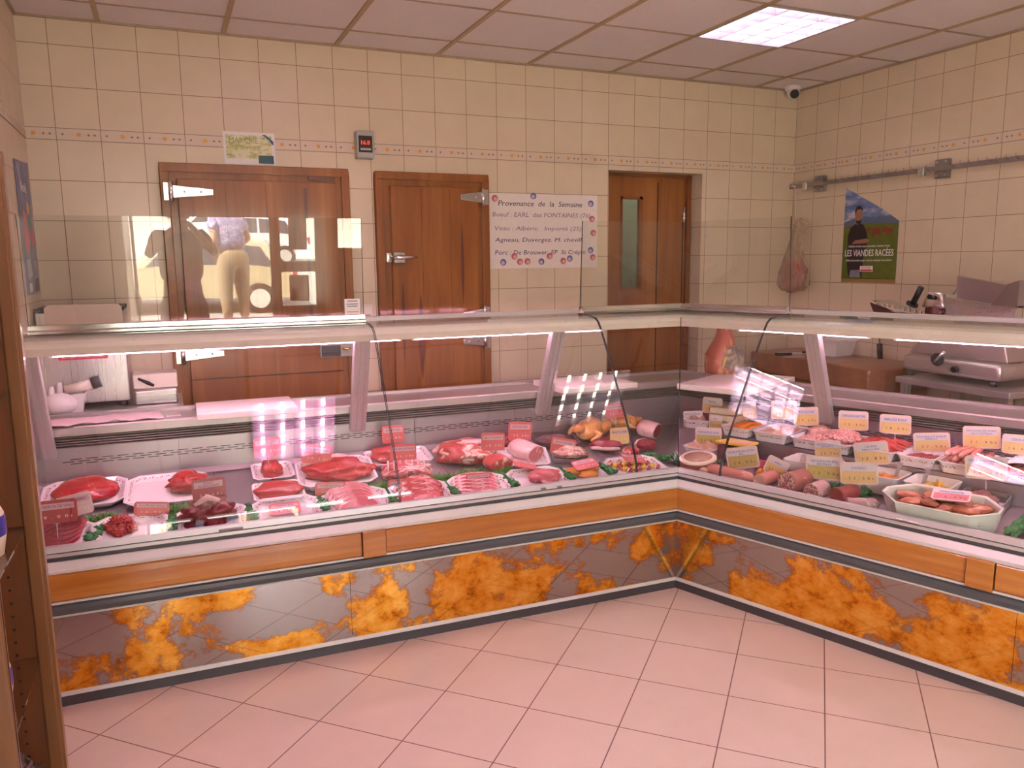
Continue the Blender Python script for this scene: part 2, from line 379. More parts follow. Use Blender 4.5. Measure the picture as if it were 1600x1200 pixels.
# ------------------------------------------------------------------ the room
XL, XR, YB, YS, ZC = .065, 5.0, 0.0, -6.6, 2.83
def sbox(name, x0, x1, y0, y1, z0, z1, mat, parent=None, bevel=0):
    o = M().box(x0, x1, y0, y1, z0, z1).build(name, mat, parent, bevel)
    if not parent: struct(o)
    return o
sbox('floor', XL-.2, XR+.2, YS-.02, .5, -.1, 0, floor_mat())
xs = [.43+.5965*k for k in range(8)]; ys = [-.31-.585*k for k in range(11)]
LIGHTS = {(5, 1): 0, (1, 1): 1, (1, 4): 3, (5, 4): 2, (3, 7): 4}     # grid cells with a light fixture
cm = M(); gx = [XL-.2]+xs+[XR+.2]; gy = [.5]+ys+[YS-.2]
for i in range(len(gx)-1):
    for j in range(len(gy)-1):
        if (i-1, j-1) in LIGHTS: continue
        cm.box(gx[i], gx[i+1], gy[j+1], gy[j], ZC, ZC+.09)
ceil = struct(cm.build('ceiling', ceil_mat()))
sbox('wall_left', XL-.15, XL, YS, .15, 0, ZC, MT_side)
sbox('wall_right', XR, XR+.15, YS, .15, 0, ZC, MT_side)
AX0, AX1, AZ = 3.404, 4.165, 2.208          # opening to the recessed door
wb_ = M(); wb_.box(XL-.15, AX0, 0, .16, 0, ZC); wb_.box(AX1, XR+.15, 0, .16, 0, ZC); wb_.box(AX0, AX1, 0, .16, AZ, ZC)
struct(wb_.build('wall_back', MT_back))
for nm, mb, args in (('trim_1', MB_back, [(XL, AX0, -.003, 0)]), ):
    pass
t1 = M().box(XL, XR, -.003, -.0002, 2.241, 2.298); struct(t1.build('trim_1', MB_back))
struct(M().box(XR-.003, XR-.0002, YS, -.003, 2.241, 2.298).build('trim_2', MB_side))
struct(M().box(XL+.0002, XL+.003, YS, -.003, 2.241, 2.298).build('trim_3', MB_side))
# ceiling grid
g = M()
for x in xs: g.box(x-.012, x+.012, YS, 0, ZC-.008, ZC+.001)
struct(g.build('trim_4', TBAR))
g = M()
for y in ys: g.box(XL, XR, y-.006, y+.006, ZC-.005, ZC+.001)
g.box(XL, XR, -.014, -.001, ZC-.012, ZC); g.box(XL+.001, XL+.014, YS, -.014, ZC-.012, ZC); g.box(XR-.014, XR-.001, YS, -.014, ZC-.012, ZC)
struct(g.build('trim_5', TBARD))
# ceiling light fixtures: four tubes above a cell louvre, recessed in the ceiling grid
TUBE = emis('fluorescent_tube', TUBE_C, TUBE_E*.7); TUBEP = emis('pinkish_fluorescent_tube', TUBE_P, TUBE_E*1.25); TUBEF = emis('pink_fluorescent_tube', (1.0, .45, .66), TUBE_E*2.4); TUBEW = emis('weak_fluorescent_tube', (1.0, .84, .72), TUBE_E*.4); TUBEN = emis('neutral_fluorescent_tube', (1.0, .88, .84), TUBE_E*1.2)
LOUV = plain('bright_louvre', (.40, .36, .42), .3, .3)
def fixture(ix, iy, label):
    x0, x1 = xs[ix]+.002, xs[ix+1]-.002; y1, y0 = ys[iy]-.002, ys[iy+1]+.002
    cx, cy = (x0+x1)/2, (y0+y1)/2; w, d = y1-y0, x1-x0
    t = thing('ceiling_light', label, 'ceiling light', (cx, cy, ZC), PI/2, 'louvred ceiling lights')
    m = M()
    for s in (-1, 1):
        m.box(s*w/2-.012*(s > 0), s*w/2+.012*(s < 0), -d/2, d/2, -.010, .11); m.box(-w/2, w/2, s*d/2-.012*(s > 0), s*d/2+.012*(s < 0), -.010, .11)
    m.build('frame', LOUV, t)
    M().box(-w/2, w/2, -d/2, d/2, .11, .118).build('reflector_pan', LOUV, t)
    w -= .024; d -= .024
    for k in range(4):
        y = -d/2+d*(k+.5)/4
        M().tube([(-w/2+.004, y, .078), (w/2-.004, y, .078)], .013, 10).build('tube', (TUBE, TUBEP, TUBEW, TUBEF, TUBEN)[LIGHTS[(ix, iy)]], t)
    m = M()
    for k in range(1, 4): y = -d/2+d*k/4; m.box(-w/2, w/2, y-.003, y+.003, -.006, .046)
    for k in range(1, 5): x = -w/2+w*k/5; m.box(x-.002, x+.002, -d/2, d/2, -.004, .046)
    m.build('louvre', LOUV, t)
    return t
fixture(5, 1, 'bright louvred ceiling light in the ceiling above the far corner')
fixture(1, 1, 'louvred ceiling light above the left end of the meat counter')
fixture(1, 4, 'louvred ceiling light above the customer side on the left')
fixture(5, 4, 'louvred ceiling light above the customer side on the right')
fixture(3, 7, 'louvred ceiling light near the shop door')
# dome camera
t = thing('security_camera', 'white dome security camera under the ceiling in the far corner', 'camera', (4.86, -.10, ZC))
M().lathe([(.052, 0), (.055, -.02), (.05, -.03)], 24).build('base', WHITE, t)
d = M().blob((0, -.006, -.048), (.045, .045, .042), 0, 0, flat=False, nu=24, nv=16).build('housing', WHITE, t)
M().lathe([(.030, 0), (.030, .012), (.024, .016)], 24, mat=Matrix.Translation((-.018, -.036, -.060)) @ Euler((math.radians(105), 0, math.radians(-25))).to_matrix().to_4x4()).build('lens', BLACK, t)

# ---- cold room doors
def hinge(parent, x, z, L, face=1, y=-.05, name='strap_hinge'):
    h = M().prism([(0, -.034), (face*L, -.016), (face*L, .016), (0, .034)][::face], 0, .008)
    o = h.build(name, CHROME, parent, .003); o.location = (x, y, z); o.rotation_euler = (PI/2, 0, 0)
    k = M().tube([(0, 0, -.052), (0, 0, .052)], .013, 12); k.box(-.034*face if face > 0 else 0, 0 if face > 0 else .034, -.004, .022, -.045, .045)
    q = k.build('knuckle', CHROME, o); q.location = (-.006*face, 0, .006); q.rotation_euler = (-PI/2, 0, 0)
    m = M()
    for i in (.3, .7): m.lathe([(.006, .008), (.006, .011), (0, .012)], 8, (face*L*i, 0, 0))
    m.build('screws', STEEL, o)
def frame(name, x0, x1, z1, w=.045, y0=-.045, t=None):
    m = M(); m.box(x0, x0+w, y0, -.0005, 0, z1-w); m.box(x1-w, x1, y0, -.0005, 0, z1-w); m.box(x0, x1, y0, -.0005, z1-w, z1)
    return m.build(name, WD, t, .004)
def cold_door(nm, x0, x1, z1, label):
    r = thing(nm, label, 'door'); struct(r)
    frame('door_frame', x0, x1, z1, .045, -.045, r)
    m = M(); a, b = x0+.045, x1-.045; m.box(a, b, -.03, -.001, .02, z1-.045)
    m.build('rebate', WD, r)
    leaf = M().box(x0+.082, x1-.078, -.062, -.031, .04, z1-.082).build('door_leaf', WD, r, .004)
    return r, leaf
d1, lf = cold_door('door_1', .660, 1.656, 2.146, 'wide orange-brown wooden cold room door with chrome hinges on its left')
g = M()
for x in (.98, 1.19): g.box(x-.0007, x+.0007, -.0632, -.0618, .05, 2.05)
g.build('board_joints', WDS, lf)
g = M(); g.box(1.395, 1.415, -.0634, -.0618, 1.2, 2.03); g.box(1.43, 1.575, -.0500, -.0300, 2.078, 2.096); g.build('sealing_strip', wood('dark_stain', (.10, .03, .02), (.16, .05, .03), (.2, .07, .04)), lf)
g = M(); g.box(.745, 1.575, -.064, -.0615, .985, .992); g.build('ledge_line', WDS, lf)
hinge(d1, .715, 1.995, .205, 1, -.064); hinge(d1, .715, 1.128, .205, 1, -.064)
b = M().box(1.44, 1.628, -.10, -.063, 1.075, 1.148).build('lock_case', GREYB, d1, .004)
M().box(1.446, 1.555, -.106, -.100, 1.08, 1.143).build('lock_cover', DARK, b)
M().tube([(1.565, -.112, 1.125), (1.592, -.112, 1.118), (1.610, -.112, 1.126)], .007, 8).build('key', plain('brass', (.75, .5, .15), .25, 1), b)
d2, lf = cold_door('door_2', 1.811, 2.523, 2.142, 'narrow orange-brown wooden cold room door with chrome latch on its left')
g = M()
for x in (2.08, 2.26): g.box(x-.0007, x+.0007, -.0632, -.0618, .05, 2.05)
g.build('board_joints', WDS, lf)
m = wood('knotty_dark_figure', (.09, .025, .02), (.14, .04, .025), (.2, .06, .03))
g = M()
for (x, z0, z1, w_) in ((2.335, 1.35, 1.85, .008), (2.06, .9, 1.42, .02), (1.95, 1.0, 1.5, .010)):
    g.loops([[(x-w_*math.sin(PI*q)-.001, -.0626, z0+(z1-z0)*q), (x+w_*math.sin(PI*q)+.001, -.0626, z0+(z1-z0)*q), (x+w_*math.sin(PI*q)+.001, -.0618, z0+(z1-z0)*q), (x-w_*math.sin(PI*q)-.001, -.0618, z0+(z1-z0)*q)] for q in [i/10 for i in range(11)]])
g.build('dark_grain', m, lf)
hinge(d2, 2.468, 2.003, .14, -1, -.064); hinge(d2, 2.468, 1.288, .14, -1, -.064); hinge(d2, 2.468, 1.12, .14, -1, -.064)
h = M(); h.box(1.852, 1.885, -.082, -.044, 1.612, 1.672); h.box(1.895, 1.965, -.086, -.064, 1.608, 1.675)
h = h.build('latch', CHROME, d2, .006)
M().tube([(1.88, -.088, 1.642), (1.93, -.106, 1.642), (1.985, -.100, 1.643), (2.035, -.092, 1.643)], [.012, .013, .009, .006], 10).build('lever', CHROME, h)
# recessed door
d3 = thing('door_3', 'orange-brown swing door with narrow glass pane set back in the tiled wall', 'door'); struct(d3)
m = M(); y0, y1 = .125, .155; gx0, gx1, gz0, gz1 = 3.575, 3.755, 1.41, 2.052
m.box(AX0+.002, gx0, y0, y1, .01, AZ-.025); m.box(gx1, 4.115, y0, y1, .01, AZ-.025); m.box(gx0, gx1, y0, y1, .01, gz0); m.box(gx0, gx1, y0, y1, gz1, AZ-.025)
leaf = m.build('door_leaf', WD, d3)
m = M()
for (a, b, c, d) in ((gx0, gx0+.015, gz0, gz1), (gx1-.03, gx1, gz0, gz1), (gx0, gx1, gz0, gz0+.015), (gx0, gx1, gz1-.02, gz1)): m.box(a, b, y0-.006, y0+.02, c, d)
m.build('glazing_bead', wood('dark_bead', (.15, .045, .01), (.22, .07, .014), (.28, .09, .02)), leaf)
M().box(gx0, gx1, y0+.014, y0+.018, gz0, gz1).build('pane', glass('door_pane', (.7, .75, .68), .06), leaf)
M().box(3.875, 3.885, y0-.0015, y0, .05, 2.15).build('board_joint', WDS, leaf)
m = M(); m.box(4.115, 4.15, .10, .158, 0, AZ-.002); m.box(AX0+.002, 4.115, .11, .158, AZ-.025, AZ-.002)
m.build('door_frame', wood('dark_frame_wood', (.13, .04, .012), (.2, .06, .015), (.26, .08, .02)), d3)
M().tube([(4.098, .112, 1.84), (4.098, .112, 1.985)], .010, 10).build('hinge', STEEL, d3)
# room seen through the recessed door's pane
wbh = M(); wbh.box(3.0, 4.6, 1.0, 1.05, 0, 2.9); wbh.box(2.95, 3.0, .161, 1.05, 0, 2.9); wbh.box(4.6, 4.65, .161, 1.05, 0, 2.35); wbh.box(2.95, 4.65, .501, 1.05, 2.83, 2.9); wbh.box(2.95, 4.65, .501, 1.05, -.05, 0)  # unseen sides and roof added to cut sky light, gap lets some in
struct(wbh.build('wall_behind', plain('plain_store_wall', (.42, .38, .31), .6)))
m = M(); pts = [(3.75+.02*k, .97, 2.115+.012*math.sin(k*1.7)) for k in range(12)]; m.tube(pts, .005, 6)
tag(m.build('wall_cable', BLACK), 'thin dark cable on the wall seen through the narrow door pane', 'cable')

# ---- things on the back wall
t = thing('handwritten_board', 'white handwritten board about the origin of the meat, dotted with round stickers', 'sign', (2.93, -.001, 1.80))
M().box(-.39, .385, -.006, 0, -.232, .238).build('panel', plain('white_board_card', (.78, .68, .64), .5), t)
L = [('Provenance  de  la  Semaine', .047, -.33, .175, .60, BLACKI), ('Boeuf : EARL  des FONTAINES (76)', .040, -.37, .105, .70, GREYI), ('Veau : Albéric   Importé (25)', .038, -.355, .020, .62, GREYI),
     ('Agneau, Duvergez. M. chevill.', .038, -.355, -.052, .63, VIOI), ('Porc : De Brouwer  EP  St Crépin', .040, -.355, -.132, .65, VIOI)]
for s, sz, x, z, w_, mt in L: text(s, sz, mt, t, 'handwriting', (x, -.0065, z), w=w_, align='LEFT', shear=.15)
SK = plain('sticker_skin', (.70, .38, .30), .5); SB = plain('sticker_blue', (.10, .16, .50), .5); SR = plain('sticker_red', (.55, .12, .16), .5)
for (x, z, kk) in ((-.352, .205, 1), (-.085, .225, 0), (.335, .185, 0), (.345, .085, 1), (.355, -.005, 2), (.335, -.118, 0), (.352, -.165, 1), (-.30, -.192, 0), (-.222, -.155, 1), (-.183, -.19, 2), (-.13, -.188, 2), (-.03, -.19, 0), (.03, -.155, 1), (.13, -.187, 2), (.178, -.172, 0)):
    m = M().lathe([(.021, 0), (.021, .0012)], 16, mat=Matrix.Rotation(PI/2, 4, 'X')); o = m.build('sticker', SB if kk == 0 else SR, t); o.location = (x, -.0065, z)
    q = M().lathe([(.012, .0012), (.012, .002)], 12, mat=Matrix.Translation((.004 if kk else -.002, 0, -.004)) @ Matrix.Rotation(PI/2, 4, 'X')).build('face_patch', SK, o)
t = thing('paper_notice', 'landscape paper notice with green yellow landscape taped over the tile border', 'notice', (1.125, -.003, 2.24))
M().box(-.135, .135, -.002, 0, -.086, .086).build('sheet', PAPER, t)
m, n, o = newmat('notice_print'); v = coords(n, (6, 6, 14)); a = nz(n, v, 2, 6, .7)
bsdf(n, o, ramp(n, a, [(.3, (.16, .25, .08)), (.45, (.50, .52, .20)), (.55, (.76, .70, .5)), (.68, (.62, .66, .40))]), .6)
M().box(-.122, .118, -.003, -.002, -.055, .070).build('printed_picture', m, t)
M().prism([(.07, .075), (.088, .075), (.128, .02), (.128, .042)], .0, .0012, Matrix.Rotation(PI/2, 4, 'X') @ Matrix.Translation((0, 0, .003))).build('blue_stripe', BLUEI, t)
M().box(.045, .125, -.0038, -.003, -.078, -.035).build('dark_picture', plain('dark_teal', (.03, .10, .11), .5), t)
text('MARCHE', .042, plain('green_ink', (.25, .33, .10), .6), t, loc=(-.03, -.0035, .040), w=.15); text('FERMIER DE LA REGION', .03, plain('olive_ink', (.42, .42, .10), .6), t, loc=(-.03, -.0035, .000), w=.17)
t = thing('thermostat_box', 'grey plastic box with red digital display above the narrow cold room door', 'control box', (1.757, -.001, 2.285))
M().box(-.052, .052, -.06, 0, -.078, .075).build('housing', GREYB, t, .006)
w_ = M().box(-.040, .040, -.064, -.06, -.045, .048).build('window', plain('smoked_window', (.05, .035, .035), .15), t, .002)
text('16.0', .034, emis('red_digits', (1, .06, .03), .8), w_, 'digits', (0, -.0645, .008), w=.05)
M().box(-.03, .03, -.066, -.064, -.033, -.022).build('button_strip', GREYB, w_)
t = thing('wall_switch', 'cream wall switch between the two cold room doors', 'switch', (1.748, -.001, 1.33))
M().box(-.042, .028, -.012, 0, -.038, .038).build('plate', CREAM, t, .003); M().box(-.034, .012, -.017, -.012, -.022, .024).build('rocker', CREAM, t, .002)
M().box(-.034, .012, -.0175, -.012, -.028, -.0245).build('slot', BLACK, t)

# ---- right wall: meat rail, hanging bag, poster
t = thing('meat_rail', 'dull steel hook rail bolted along the right wall', 'rail', (XR, 0, 2.137))
RAILM = plain('dull_rail_steel', (.34, .29, .27), .45, .6); M().box(-.05, -.042, -1.95, -.01, -.015, .015).build('bar', RAILM, t)
for k in range(30):
    y = -.36-.055*k
    if abs(y+1.25) < .06 or abs(y+1.13) < .04: continue
    M().tube([(-.05, y, 0), (-.062, y, .002), (-.072, y, .012), (-.073, y, .030)], [.0035, .0035, .003, .001], 6).build('hook', RAILM, t)
for y in (-.28, -1.252):
    p = M().box(-.030, 0, y-.045, y+.045, -.055, .055).build('wall_bracket', plain('galvanised_plate', (.32, .28, .26), .5, .6), t, .002)
    q = M()
    for sy in (-.03, .03):
        for sz in (-.04, .04): q.lathe([(.006, 0), (.006, .005)], 8, mat=Matrix.Translation((-.030, y+sy, sz)) @ Matrix.Rotation(-PI/2, 4, 'Y'))
    q.build('bolts', STEEL, p)
for y in (-.17, -1.135): M().box(-.062, -.03, y-.02, y+.02, -.035, .022).build('clamp', STEEL, t, .004)
M().tube([(-.046, -.02, 0), (-.060, -.05, .006), (-.052, -.075, -.006)], .009, 8).build('end_hook', STEEL, t)
t = thing('hanging_net_bag', 'pale translucent bag of dark meat hanging on a string from the rail in the corner', 'bag', (4.93, -.11, 2.12))
M().tube([(0, .02, 0), (.0, .01, -.12), (0, 0, -.235)], .003, 6).build('string', PAPER, t)
m, n, o = newmat('thin_net_cloth'); pr = bsdf(n, o, (.70, .52, .38), .8, alpha=math_(n, 'ADD', math_(n, 'MULTIPLY', nz(n, coords(n, (40, 40, 3)), 2), .5), .14)); NET = m
prof = [(.010, -.225), (.014, -.25), (.034, -.34), (.066, -.44), (.100, -.54), (.132, -.63), (.136, -.70), (.095, -.745), (.0, -.75)]
v = []; n_ = 40
for (r, z) in prof: v.append([(r*(1+.12*math.sin(k/n_*2*PI*9)*min(1, (-z-.2)*2))*math.cos(k/n_*2*PI)*.55, r*(1+.12*math.sin(k/n_*2*PI*9))*math.sin(k/n_*2*PI), z) for k in range(n_)])
M().loops(v, True, False, True).build('net_cloth', NET, t)
M().blob((0, -.005, -.625), (.060, .112, .135), 4, .10, flat=False).build('meat_inside', meat('bagged_meat', (.42, .09, .07), (.30, .06, .05), (.50, .18, .14), .3, 8, rough=.6), t)
M().blob((-.005, -.055, -.27), (.03, .065, .05), 9, .35, 4, flat=False).build('knotted_end', NET, t)
# poster (flat print)
t = thing('farmer_poster', 'poster of a dark-haired man in a cow meadow with its top corner cut off', 'poster', (XR-.001, -.727, 1.765), -PI/2)
# local x runs towards the shop front, y into the wall
def P2(pts, y0, y1, name, mat, par=None):
    m = M(); n = len(pts); m.loops([[(x, y0, z) for x, z in pts], [(x, y1, z) for x, z in pts]]); return m.build(name, mat, par or t)
sh = [(-.225, -.32), (.225, -.32), (.225, .080), (.09, .165), (-.225, .325)]
m, n, o = newmat('poster_sky'); v = coords(n, (3, 3, 9)); a = nz(n, v, 1.6, 5)
bsdf(n, o, ramp(n, a, [(.4, (.08, .14, .38)), (.52, (.22, .28, .48)), (.6, (.55, .52, .55))]), .4)
P2(sh, -.001, 0, 'sheet', m)
P2([(-.225, .09), (-.12, .118), (0, .105), (.12, .12), (.175, .112), (.225, .08), (.225, .04), (-.225, .05)], -.0014, -.001, 'printed_hills', plain('hill_blue', (.12, .16, .25), .5))
P2([(-.225, -.295), (.225, -.295), (.225, .065), (.0, .075), (-.225, .06)], -.0018, -.0014, 'printed_meadow', plain('meadow_green', (.13, .16, .025), .5, var=.35, scale=14))
P2([(-.225, -.32), (.225, -.32), (.225, -.290), (-.225, -.290)], -.0018, -.001, 'bottom_band', plain('ochre_band', (.36, .22, .07), .5))
CW = plain('cow_brown', (.28, .05, .03), .5)
for (x, z, s) in ((.05, .02, 1), (.115, .03, .8), (-.01, .035, .55), (.16, .022, .7)):
    P2([(x-.03*s, z-.02*s), (x-.02*s, z-.05*s), (x-.012*s, z-.02*s), (x+.02*s, z-.02*s), (x+.025*s, z-.05*s), (x+.032*s, z-.015*s), (x+.034*s, z+.02*s), (x-.03*s, z+.022*s)], -.0022, -.0018, 'printed_cow', CW)
SUIT = plain('dark_jacket', (.035, .02, .025), .5)
mn = P2([(-.18, -.20), (-.185, .0), (-.165, .05), (-.125, .075), (-.10, .085), (-.06, .07), (-.035, .035), (-.01, -.04), (-.04, -.12), (-.05, -.285), (-.165, -.285)], -.0026, -.0018, 'printed_man', SUIT)
SKN = plain('poster_skin', (.38, .17, .10), .5)
P2([(-.125, .075), (-.13, .13), (-.126, .165), (-.108, .18), (-.085, .178), (-.072, .16), (-.07, .12), (-.08, .09), (-.095, .07)], -.0030, -.0026, 'printed_face', SKN, mn)
P2([(-.132, .135), (-.132, .17), (-.118, .192), (-.09, .195), (-.068, .175), (-.068, .15), (-.078, .172), (-.115, .172)], -.0034, -.0030, 'printed_hair', SUIT, mn)
P2([(-.122, .10), (-.118, .082), (-.095, .07), (-.078, .085), (-.076, .105), (-.095, .095)], -.0034, -.0030, 'printed_beard', SUIT, mn)
P2([(-.15, -.06), (-.02, -.055), (.0, -.04), (-.02, -.025), (-.12, -.035)], -.0034, -.0026, 'printed_forearms', SKN, mn)
P2([(-.155, -.285), (-.145, -.235), (-.07, -.235), (-.06, -.285)], -.0034, -.0026, 'printed_jeans', plain('jeans', (.25, .25, .33), .5), mn)
text('Initiez-vous aux mondes, testez avec', .022, WHITEI, t, loc=(.0, -.0036, -.075), w=.34)
text('LES VIANDES RACÉES', .062, WHITEI, t, 'headline', (.0, -.0036, -.123), w=.40, bold=.0006)
text('sélectionnées par votre artisan boucher', .022, WHITEI, t, loc=(.0, -.0036, -.170), w=.38)
P2([(-.065, -.245), (.04, -.245), (.04, -.208), (-.065, -.208)], -.0036, -.0018, 'badge', WHITEI)
text('artisan', .022, REDI, t, loc=(-.012, -.0038, -.218), w=.08); P2([(-.06, -.242), (.035, -.242), (.035, -.231), (-.06, -.231)], -.0038, -.0036, 'badge_stripe', REDI)
# left wall poster
t = thing('night_sky_poster', 'narrow dark blue illustrated poster with a yellow moon on the left wall', 'poster', (XL+.001, -.25, 1.79), PI/2)
m, n, o = newmat('poster_night_blue'); v = coords(n, (6, 6, 5)); a = nz(n, v, 1.5, 4)
bsdf(n, o, ramp(n, a, [(.42, (.02, .03, .14)), (.55, (.06, .08, .27)), (.66, (.24, .20, .40))]), .3)
sheet = P2([(-.21, -.31), (.20, -.31), (.20, .325), (-.21, .30)], -.0012, 0, 'sheet', m)
for nm, pts, c in (('printed_moon', [(.06+.03*math.cos(k), .10+.03*math.sin(k)) for k in [i*2*PI/14 for i in range(14)]], (.75, .55, .05)),
                   ('printed_mermaid', [(-.10, .09), (-.02, .06), (.0, .0), (.03, -.06), (-.02, -.12), (-.10, -.10), (-.13, .0)], (.65, .12, .16)),
                   ('printed_flower', [(.07, .0), (.15, .01), (.17, -.05), (.10, -.09), (.06, -.05)], (.75, .03, .12)), ('printed_leaf', [(.04, .06), (.14, .04), (.12, -.02), (.05, .0)], (.04, .22, .12)),
                   ('printed_scroll', [(-.14, -.15), (-.02, -.14), (.0, -.22), (-.13, -.24)], (.42, .38, .42)), ('printed_badges', [(-.12, -.26), (-.04, -.255), (-.04, -.295), (-.12, -.30)], (.6, .56, .5)),
                   ('printed_light', [(-.15, .28), (-.10, .20), (-.06, .10), (-.08, .22), (-.12, .30)], (.42, .40, .58)), ('printed_black', [(.08, -.24), (.19, -.23), (.19, -.30), (.05, -.30)], (.02, .015, .03))):
    P2(pts, -.0020, -.0012, nm, plain(nm, c, .4), t)
text('Noël', .07, WHITEI, t, loc=(-.02, -.0022, .19), w=.16); text('?', .07, WHITEI, t, loc=(.12, -.0022, -.175))

# ------------------------------------------------------------------ the two display counters
O0 = Vector((2.862, -1.593, 0))
RZ = {'A': -.0245, 'B': math.atan2(-.939, .344)}
KM = .6806
def wpos(side, s, d, z=0):
    R = Matrix.Rotation(RZ[side], 3, 'Z'); return O0 + R @ Vector((-s if side == 'A' else s, d, z))
def extr(side, prof, s0=None, s1=2.78, closed=True, m=None, smooth=False):
    """profile of (depth, height) swept along the counter; s0=None ends on the mitre of the corner"""
    m = m or M(); sg = -1 if side == 'A' else 1
    a = [((-KM*d if s0 is None else s0)*sg, d, z) for d, z in prof]; b = [(s1*sg, d, z) for d, z in prof]
    n = len(prof); rng = range(n) if closed else range(n-1)
    f = [(k, (k+1) % n, n+(k+1) % n, n+k) for k in rng]
    if closed: f += [tuple(range(n))[::-1], tuple(range(n, 2*n))]
    return m.add(a+b, f, smooth)
def rect(d0, d1, z0, z1): return [(d0, z0), (d1, z0), (d1, z1), (d0, z1)]
GP = [(.004, .600), (.010, .645), (.024, .690), (.079, .800), (.190, .985), (.260, 1.100), (.335, 1.220), (.378, 1.283), (.400, 1.308), (.430, 1.324), (.500, 1.333), (.620, 1.336)]
def glassprof():
    out = []
    for i, (d, z) in enumerate(GP):
        a = GP[max(0, i-1)]; b = GP[min(len(GP)-1, i+1)]; tx, tz = b[0]-a[0], b[1]-a[1]; l = math.hypot(tx, tz); out.append((d+tz/l*.006, z-tx/l*.006))
    return GP+out[::-1]
AM = antique()
CTUBE = emis('pink_display_tube', CASE_C, CASE_E)
SLEND = {'A': 2.785, 'B': 2.6}
def deckz(d): return .552+.15*d
counters = {}
for side in 'AB':
    L = SLEND[side]; sg = -1 if side == 'A' else 1
    lab = 'long glass-fronted meat counter along the tiled back wall' if side == 'A' else 'glass-fronted delicatessen counter angled along the right of the corner'
    c = thing('display_counter', lab, 'display counter', tuple(O0), RZ[side], 'refrigerated display counters'); counters[side] = c
    extr(side, [(.03, .0), (.97, 0), (.97, .875), (.745, .875), (.745, .56), (.70, .52), (.03, .50)], None, L).build('cabinet_body', plain('cabinet_panels', (.35, .30, .28), .5), c)
    extr(side, [(.0, .0), (.03, 0), (.03, .045), (.004, .045)], None, L).build('kick_plate', KICK, c)
    extr(side, [(-.008, .042), (.03, .042), (.03, .058), (-.006, .058)], None, L).build('lower_trim', ALUL, c, .002)
    cuts = [None, 1.60, L] if side == 'A' else [None, 1.45, L]
    for a, b in zip(cuts, cuts[1:]):
        extr(side, rect(0, .028, .058, .352), (a+.0015) if a else None, b).build('mirror_panel', AM, c)
    extr(side, rect(-.012, .03, .350, .357), None, L).build('bumper_reflection_strip', ALUL, c)  # pale strip standing in for the bumper's reflection in the mirror
    extr(side, [(-.010, .357), (.03, .357), (.03, .405), (-.010, .405), (-.024, .396), (-.026, .381), (-.022, .366)], None, L).build('rubber_bumper', BUMP, c)
    extr(side, rect(-.024, .02, .405, .413), None, L).build('bumper_trim', ALUL, c)
    wp = [(-.018, .413), (.02, .413), (.02, .520), (-.018, .520), (-.024, .512), (-.026, .49), (-.026, .44), (-.024, .42)]
    x0, x1 = (1.452, 1.548) if side == 'A' else (1.285, 1.375)
    for a, b in ((None, x0-.004), (x1+.004, L)): extr(side, wp, a, b).build('wood_rail', WDH, c)
    extr(side, [(-.036, .408), (.02, .408), (.02, .522), (-.036, .522), (-.040, .515), (-.040, .414)], x0, x1).build('rail_joint_block', WDH, c, .002)
    extr(side, [(-.026, .520), (.02, .520), (.02, .558), (-.006, .558), (-.022, .533), (-.027, .529)], None, L).build('front_profile', ALUL, c)
    extr(side, rect(.0, .02, .558, .574), None, L).build('dark_gap', DARK, c)
    extr(side, [(-.004, .574), (.03, .574), (.03, .587), (-.004, .587)], None, L).build('middle_profile', ALU, c)
    extr(side, [(.002, .587), (.04, .587), (.04, .592), (.002, .592)], None, L).build('shadow_gap', DARK, c)
    extr(side, [(-.006, .592), (.026, .592), (.026, .603), (.018, .6145), (.003, .613)], None, L).build('glass_ledge', ALU, c)
    # inner front riser, deck pans, back panel
    n = 8; st = L/n
    if side == 'B': n = 8
    for k in range(n):
        a = None if k == 0 else k*st+.0015; b = (k+1)*st-.0015
        pan = extr(side, [(.028, .50), (.60, .585), (.735, .62), (.735, .66), (.70, .655), (.03, deckz(.03))], a, b).build('deck_pan', STEELD, c)
    for k in range(5):
        a = None if k == 0 else k*L/5+.001; b = (k+1)*L/5-.001
        extr(side, [(.70, .657), (.712, .68), (.722, .822), (.735, .822), (.735, .657)], a, b).build('back_panel', STEELD, c)
    m = M()
    for k in range(int((L-.1)/.062)):
        s = .02+k*.062
        for j, z in enumerate((.752, .762, .772)):
            s2 = s+(.031 if j == 1 else 0); d = .712+(z-.68)*.0704
            m.box(*sorted((sg*s2, sg*(s2+.045))), d-.0012, d+.002, z-.0018, z+.0018)
    m.build('air_slots', BLACK, c)
    m = M()
    for k in range(5): extr(side, [(.712, .824+k*.0115), (.75, .831+k*.0115), (.75, .8335+k*.0115), (.712, .8275+k*.0115)], None, L, m=m)
    extr(side, rect(.7455, .76, .822, .882), None, L, m=m)
    m.build('air_grille', GRILLE, c)
    extr(side, [(.70, .880), (.97, .880), (.97, .921), (.706, .921), (.70, .915)], None, L).build('worktop', WORK, c)
    extr(side, rect(.945, .97, .921, .935), None, L).build('worktop_upstand', WORK, c)
    # canopy with lamps under the curved glass
    extr(side, [(.478, 1.268), (.474, 1.257), (.462, 1.255), (.455, 1.285), (.462, 1.305), (.500, 1.320), (.640, 1.322), (.80, 1.320), (.835, 1.30), (.80, 1.280), (.62, 1.268)], None, L).build('canopy', CREAM, c)
    extr(side, [(.63, 1.3225), (.70, 1.3225), (.70, 1.332), (.63, 1.336)], None, L).build('canopy_top_trim', ALUL, c)
    extr(side, [(.80, 1.3225), (.825, 1.31), (.832, 1.342), (.818, 1.346), (.805, 1.342)], None, L).build('canopy_back_lip', ALUL, c)
